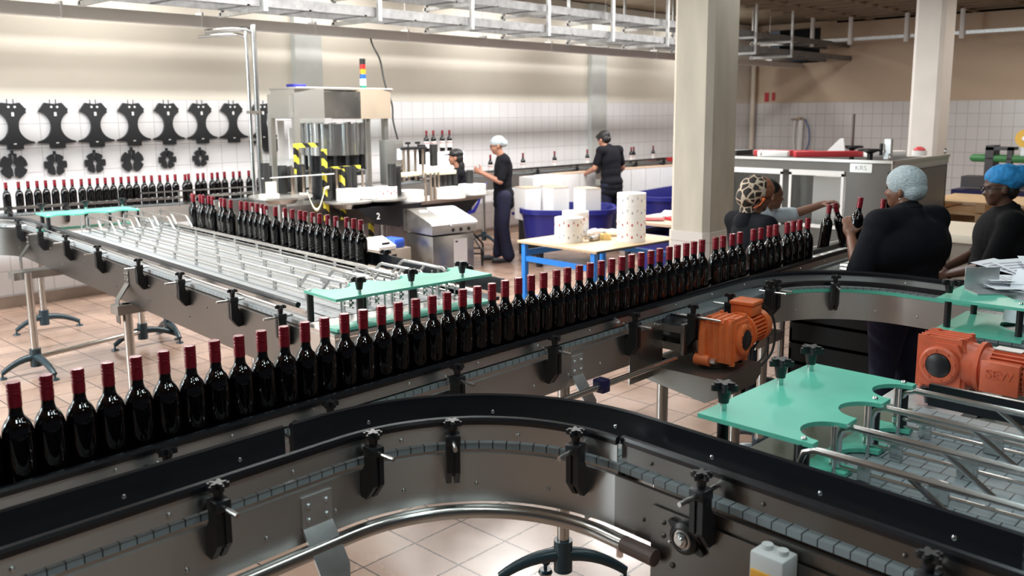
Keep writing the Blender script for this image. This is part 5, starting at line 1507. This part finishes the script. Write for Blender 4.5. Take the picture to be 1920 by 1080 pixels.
def headgear(name, mt, body, hl, s, R3, parts, noise=0.0, vox=.008):
    b = M()
    for c, r in parts: b.ball(hl(c), tuple(q*s for q in r), 14, R3)
    o = soft(b.build(name, mt, body, 180), vox, 3, .4)
    if noise:
        tx = bpy.data.textures.new('wrinkle', 'CLOUDS'); tx.noise_scale = .035
        d = o.modifiers.new('wrinkles', 'DISPLACE'); d.texture = tx; d.strength = noise; d.texture_coords = 'GLOBAL'; d.mid_level = .5
    return o
def glasses(body, hl, s):
    b = M()
    for sy in (-.033, .033): b.tube([hl((.094, sy+.022*math.cos(2*PI*k/14), .006+.017*math.sin(2*PI*k/14))) for k in range(14)], .0025, 6, True)
    for sy in (-1, 1): b.tube([hl((.092, sy*.056, .010)), hl((.0, sy*.082, .010))], .0025, 6)
    b.tube([hl((.096, -.012, .010)), hl((.096, .012, .010))], .0025, 6)
    b.build('glasses', BLACK, body)
rad = math.radians
# seated inspector
t, body, hl, s, R3, W = person('person in a black cap and dark clothes seated on the blue chair', 8.13, 8.49, rad(133), 1.62, SKIN_L,
    dict(pelvis=(0, 0, .86), belly=(.02, 0, 1.0), chest=(.05, 0, 1.18), neck=(.06, 0, 1.36), head=(.11, 0, 1.52), shl=(.06, .175, 1.30), shr=(.06, -.175, 1.30), ell=(.14, .22, 1.06), elr=(.14, -.22, 1.06), wrl=(.36, .14, 1.10), wrr=(.36, -.14, 1.10),
         hpl=(.03, .09, .82), hpr=(.03, -.09, .82), knl=(.42, .12, .80), knr=(.42, -.12, .80), anl=(.36, .11, .38), anr=(.36, -.11, .38), tol=(.50, .12, .33), tor=(.50, -.12, .33)), sleeve=1.7, trouser=CHAR, hem=.95)
headgear('cap', BLACK, body, hl, s, R3, (((-.018, 0, .055), (.108, .088, .078)), ((.10, 0, .045), (.075, .062, .012))))
headgear('long_hair', HAIR, body, hl, s, R3, (((-.06, 0, -.01), (.062, .078, .09)), ((-.085, 0, -.13), (.05, .07, .12)), ((-.09, 0, -.24), (.04, .06, .10))))
# standing man with hairnet
t, body, hl, s, R3, W = person('person standing in white hairnet, glasses, dark shirt and navy trousers, hands raised', 8.56, 8.16, rad(138), 1.70, SKIN_L,
    dict(neck=(.01, 0, 1.46), head=(.085, 0, 1.605), ell=(.06, .235, 1.13), elr=(.06, -.235, 1.13), wrl=(.30, .10, 1.24), wrr=(.30, -.10, 1.24), anl=(-.05, .10, .09), anr=(.06, -.11, .09), tol=(.13, .13, .03), tor=(.24, -.13, .03), knr=(.05, -.11, .5)),
    sleeve=.85, hem=.80, wide=2.0, hands={'l': (V((.8, -.35, .4)), V((.2, -.8, .3)), .5), 'r': (V((.8, .35, .4)), V((.2, .8, .3)), .5)}, head_pitch=rad(12), girth=1.02)
headgear('hairnet', SCRUB, body, hl, s, R3, (((-.022, 0, .05), (.108, .088, .085)), ((-.095, 0, .015), (.06, .065, .055))), .004)
glasses(body, hl, s)
# man bending to the cartons, seen from behind
t, body, hl, s, R3, W = person('person with short black hair seen from behind, leaning over the white cartons', 10.62, 7.90, rad(88), 1.78, SKIN_L,
    dict(neck=(.06, 0, 1.45), head=(.15, .01, 1.555), chest=(.03, 0, 1.27), shl=(.05, .19, 1.40), shr=(.03, -.19, 1.40), ell=(.10, .27, 1.15), wrl=(.30, .26, 1.06), elr=(.03, -.29, 1.14), wrr=(.20, -.33, .99)), sleeve=.7, hem=.80, head_pitch=rad(28), girth=1.05, eyes=False)
headgear('short_hair', HAIR, body, hl, s, R3, (((-.025, 0, .045), (.106, .086, .088)), ((-.055, 0, -.01), (.062, .076, .07)), ((.05, 0, .085), (.05, .055, .035))), .012)
# woman in the print scarf
t, body, hl, s, R3, W = person('person in a patterned head scarf with orange earpiece behind the front bottle row', 5.12, 2.70, rad(-25), 1.60, SKIN_M,
    dict(head=(.04, 0, 1.60), ell=(.05, .23, 1.15), elr=(.08, -.23, 1.15), wrl=(.25, .17, 1.10), wrr=(.27, -.17, 1.12)), sleeve=1.6, head_yaw=rad(-8), head_pitch=rad(8), hem=.95, trouser=CHAR)
headgear('print_scarf', LEO, body, hl, s, R3, (((-.022, 0, .045), (.116, .095, .098)), ((-.075, 0, -.015), (.078, .082, .085)), ((-.055, 0, -.11), (.055, .06, .06))), .008)
headgear('scarf_fold', mat('rust_scarf_fold', (.28, .10, .05), .75, var=.4, scale=16, stretch=(1, 1, 4), bump=.4), body, hl, s, R3, (((.022, 0, .045), (.086, .094, .090)),), .008)
headgear('dark_wrap', CHAR, body, hl, s, R3, (((-.06, 0, -.19), (.075, .10, .08)),), .006)
ORP = mat('orange_earpiece', (.85, .16, .03), .4)
M().ball(hl((-.004, -.098, -.018)), .011, 8).tube(smooth([hl((-.004, -.10, -.02)), hl((-.03, -.10, -.06)), hl((-.07, -.095, -.085))]), .004, 6).build('earpiece', ORP, body)
# reaching packer
t, body, hl, s, R3, W = person('person in a pale blue striped shirt reaching right to lift two bottles', 5.68, 2.98, rad(-62), 1.60, SKIN_M,
    dict(neck=(.05, 0, 1.42), head=(.12, .09, 1.535), chest=(.02, 0, 1.25), shl=(.10, .17, 1.37), shr=(.0, -.17, 1.36), ell=(.30, .20, 1.38), wrl=(.50, .19, 1.46), elr=(.10, -.24, 1.12), wrr=(.30, -.15, 1.15)),
    shirt=STRIPE, sleeve=.98, head_yaw=rad(20), hem=.95, trouser=NAVY, hands={'l': (V((.75, -.15, .25)), V((.15, .0, -1)), .75)})
headgear('dark_hair', HAIR, body, hl, s, R3, (((-.03, 0, .05), (.105, .086, .085)), ((-.06, 0, -.01), (.062, .076, .07))), .006)
# held bottles
def tilt(cap, base, lb):
    cap, base = V(cap), V(base); d = (cap-base).normalized()
    m = MX.Translation(cap - d*.3) @ d.to_track_quat('Z', 'Y').to_matrix().to_4x4()
    return bottle(lb, cap-d*.3, 0, None, full=m)
tilt((5.694, 2.443, 1.377), (5.629, 2.448, 1.085), 'dark wine bottle leaning left, gripped by the cap in the reaching hand')
tilt((5.735, 2.428, 1.385), (5.75, 2.337, 1.085), 'dark wine bottle leaning right, gripped by the cap in the reaching hand')
# large packer with hairnet, back to the camera
t, body, hl, s, R3, W = person('large person in pale hairnet seen from behind, holding a bottle in the left hand', 5.14, 1.76, rad(72), 1.725, SKIN_M,
    dict(head=(.03, .0, 1.575), neck=(-.01, 0, 1.475), chest=(0, 0, 1.25), belly=(.02, 0, 1.05), shl=(-.01, .235, 1.39), shr=(-.01, -.235, 1.39), ell=(.01, .36, 1.13), elr=(.06, -.36, 1.13), wrl=(.21, .20, 1.29), wrr=(.30, -.20, 1.18)),
    girth=1.55, sleeve=1.25, head_yaw=rad(20), hem=.95, hands={'l': (V((.3, -.1, .8)), V((.6, -.75, .1)), .65, 1)})
headgear('hairnet', SCRUB, body, hl, s, R3, (((-.015, 0, .042), (.110, .092, .096)), ((-.055, 0, .0), (.074, .084, .068))), .006)
M().tube(smooth([W @ V((-.165, .10, 1.33)), W @ V((-.172, .05, 1.318)), W @ V((-.173, -.01, 1.318)), W @ V((-.165, -.06, 1.33))]), .0035, 6).build('back_print', mat('faded_print', (.2, .22, .26), .7), t)
M().ball(hl((-.01, .085, -.05)), .006, 6).build('earring', STEELB, body)
tilt((5.091, 2.003, 1.497), (5.045, 2.02, 1.20), 'dark wine bottle held upright in the left hand of the hairnet worker')
tilt((5.30, 1.95, 1.474), (5.25, 1.95, 1.18), 'dark wine bottle mostly hidden in front of the hairnet worker, only its cap showing')
# packer in the blue cover
t, body, hl, s, R3, W = person('person in a bright blue hair cover, glasses and black top at the right edge', 6.0, 1.47, rad(112), 1.66, SKIN_D,
    dict(head=(.045, 0, 1.60), neck=(-.01, 0, 1.475), shl=(-.01, .225, 1.39), shr=(-.01, -.225, 1.39), ell=(.10, .32, 1.14), elr=(.08, -.32, 1.14), wrl=(.30, .16, 1.05), wrr=(.30, -.14, 1.05)), shirt=mat('black_top', (.004, .004, .005), .9, spec=.2, bump=.3, scale=14), girth=1.45, sleeve=1.3, head_yaw=rad(12), head_pitch=rad(6), hem=.95)
headgear('hair_cover', BCAP, body, hl, s, R3, (((-.03, 0, .075), (.115, .098, .080)), ((-.07, 0, .05), (.105, .100, .075)), ((-.11, 0, .085), (.06, .07, .055))), .014)
headgear('short_hair', HAIR, body, hl, s, R3, (((-.055, 0, -.015), (.062, .076, .07)),))
glasses(body, hl, s)
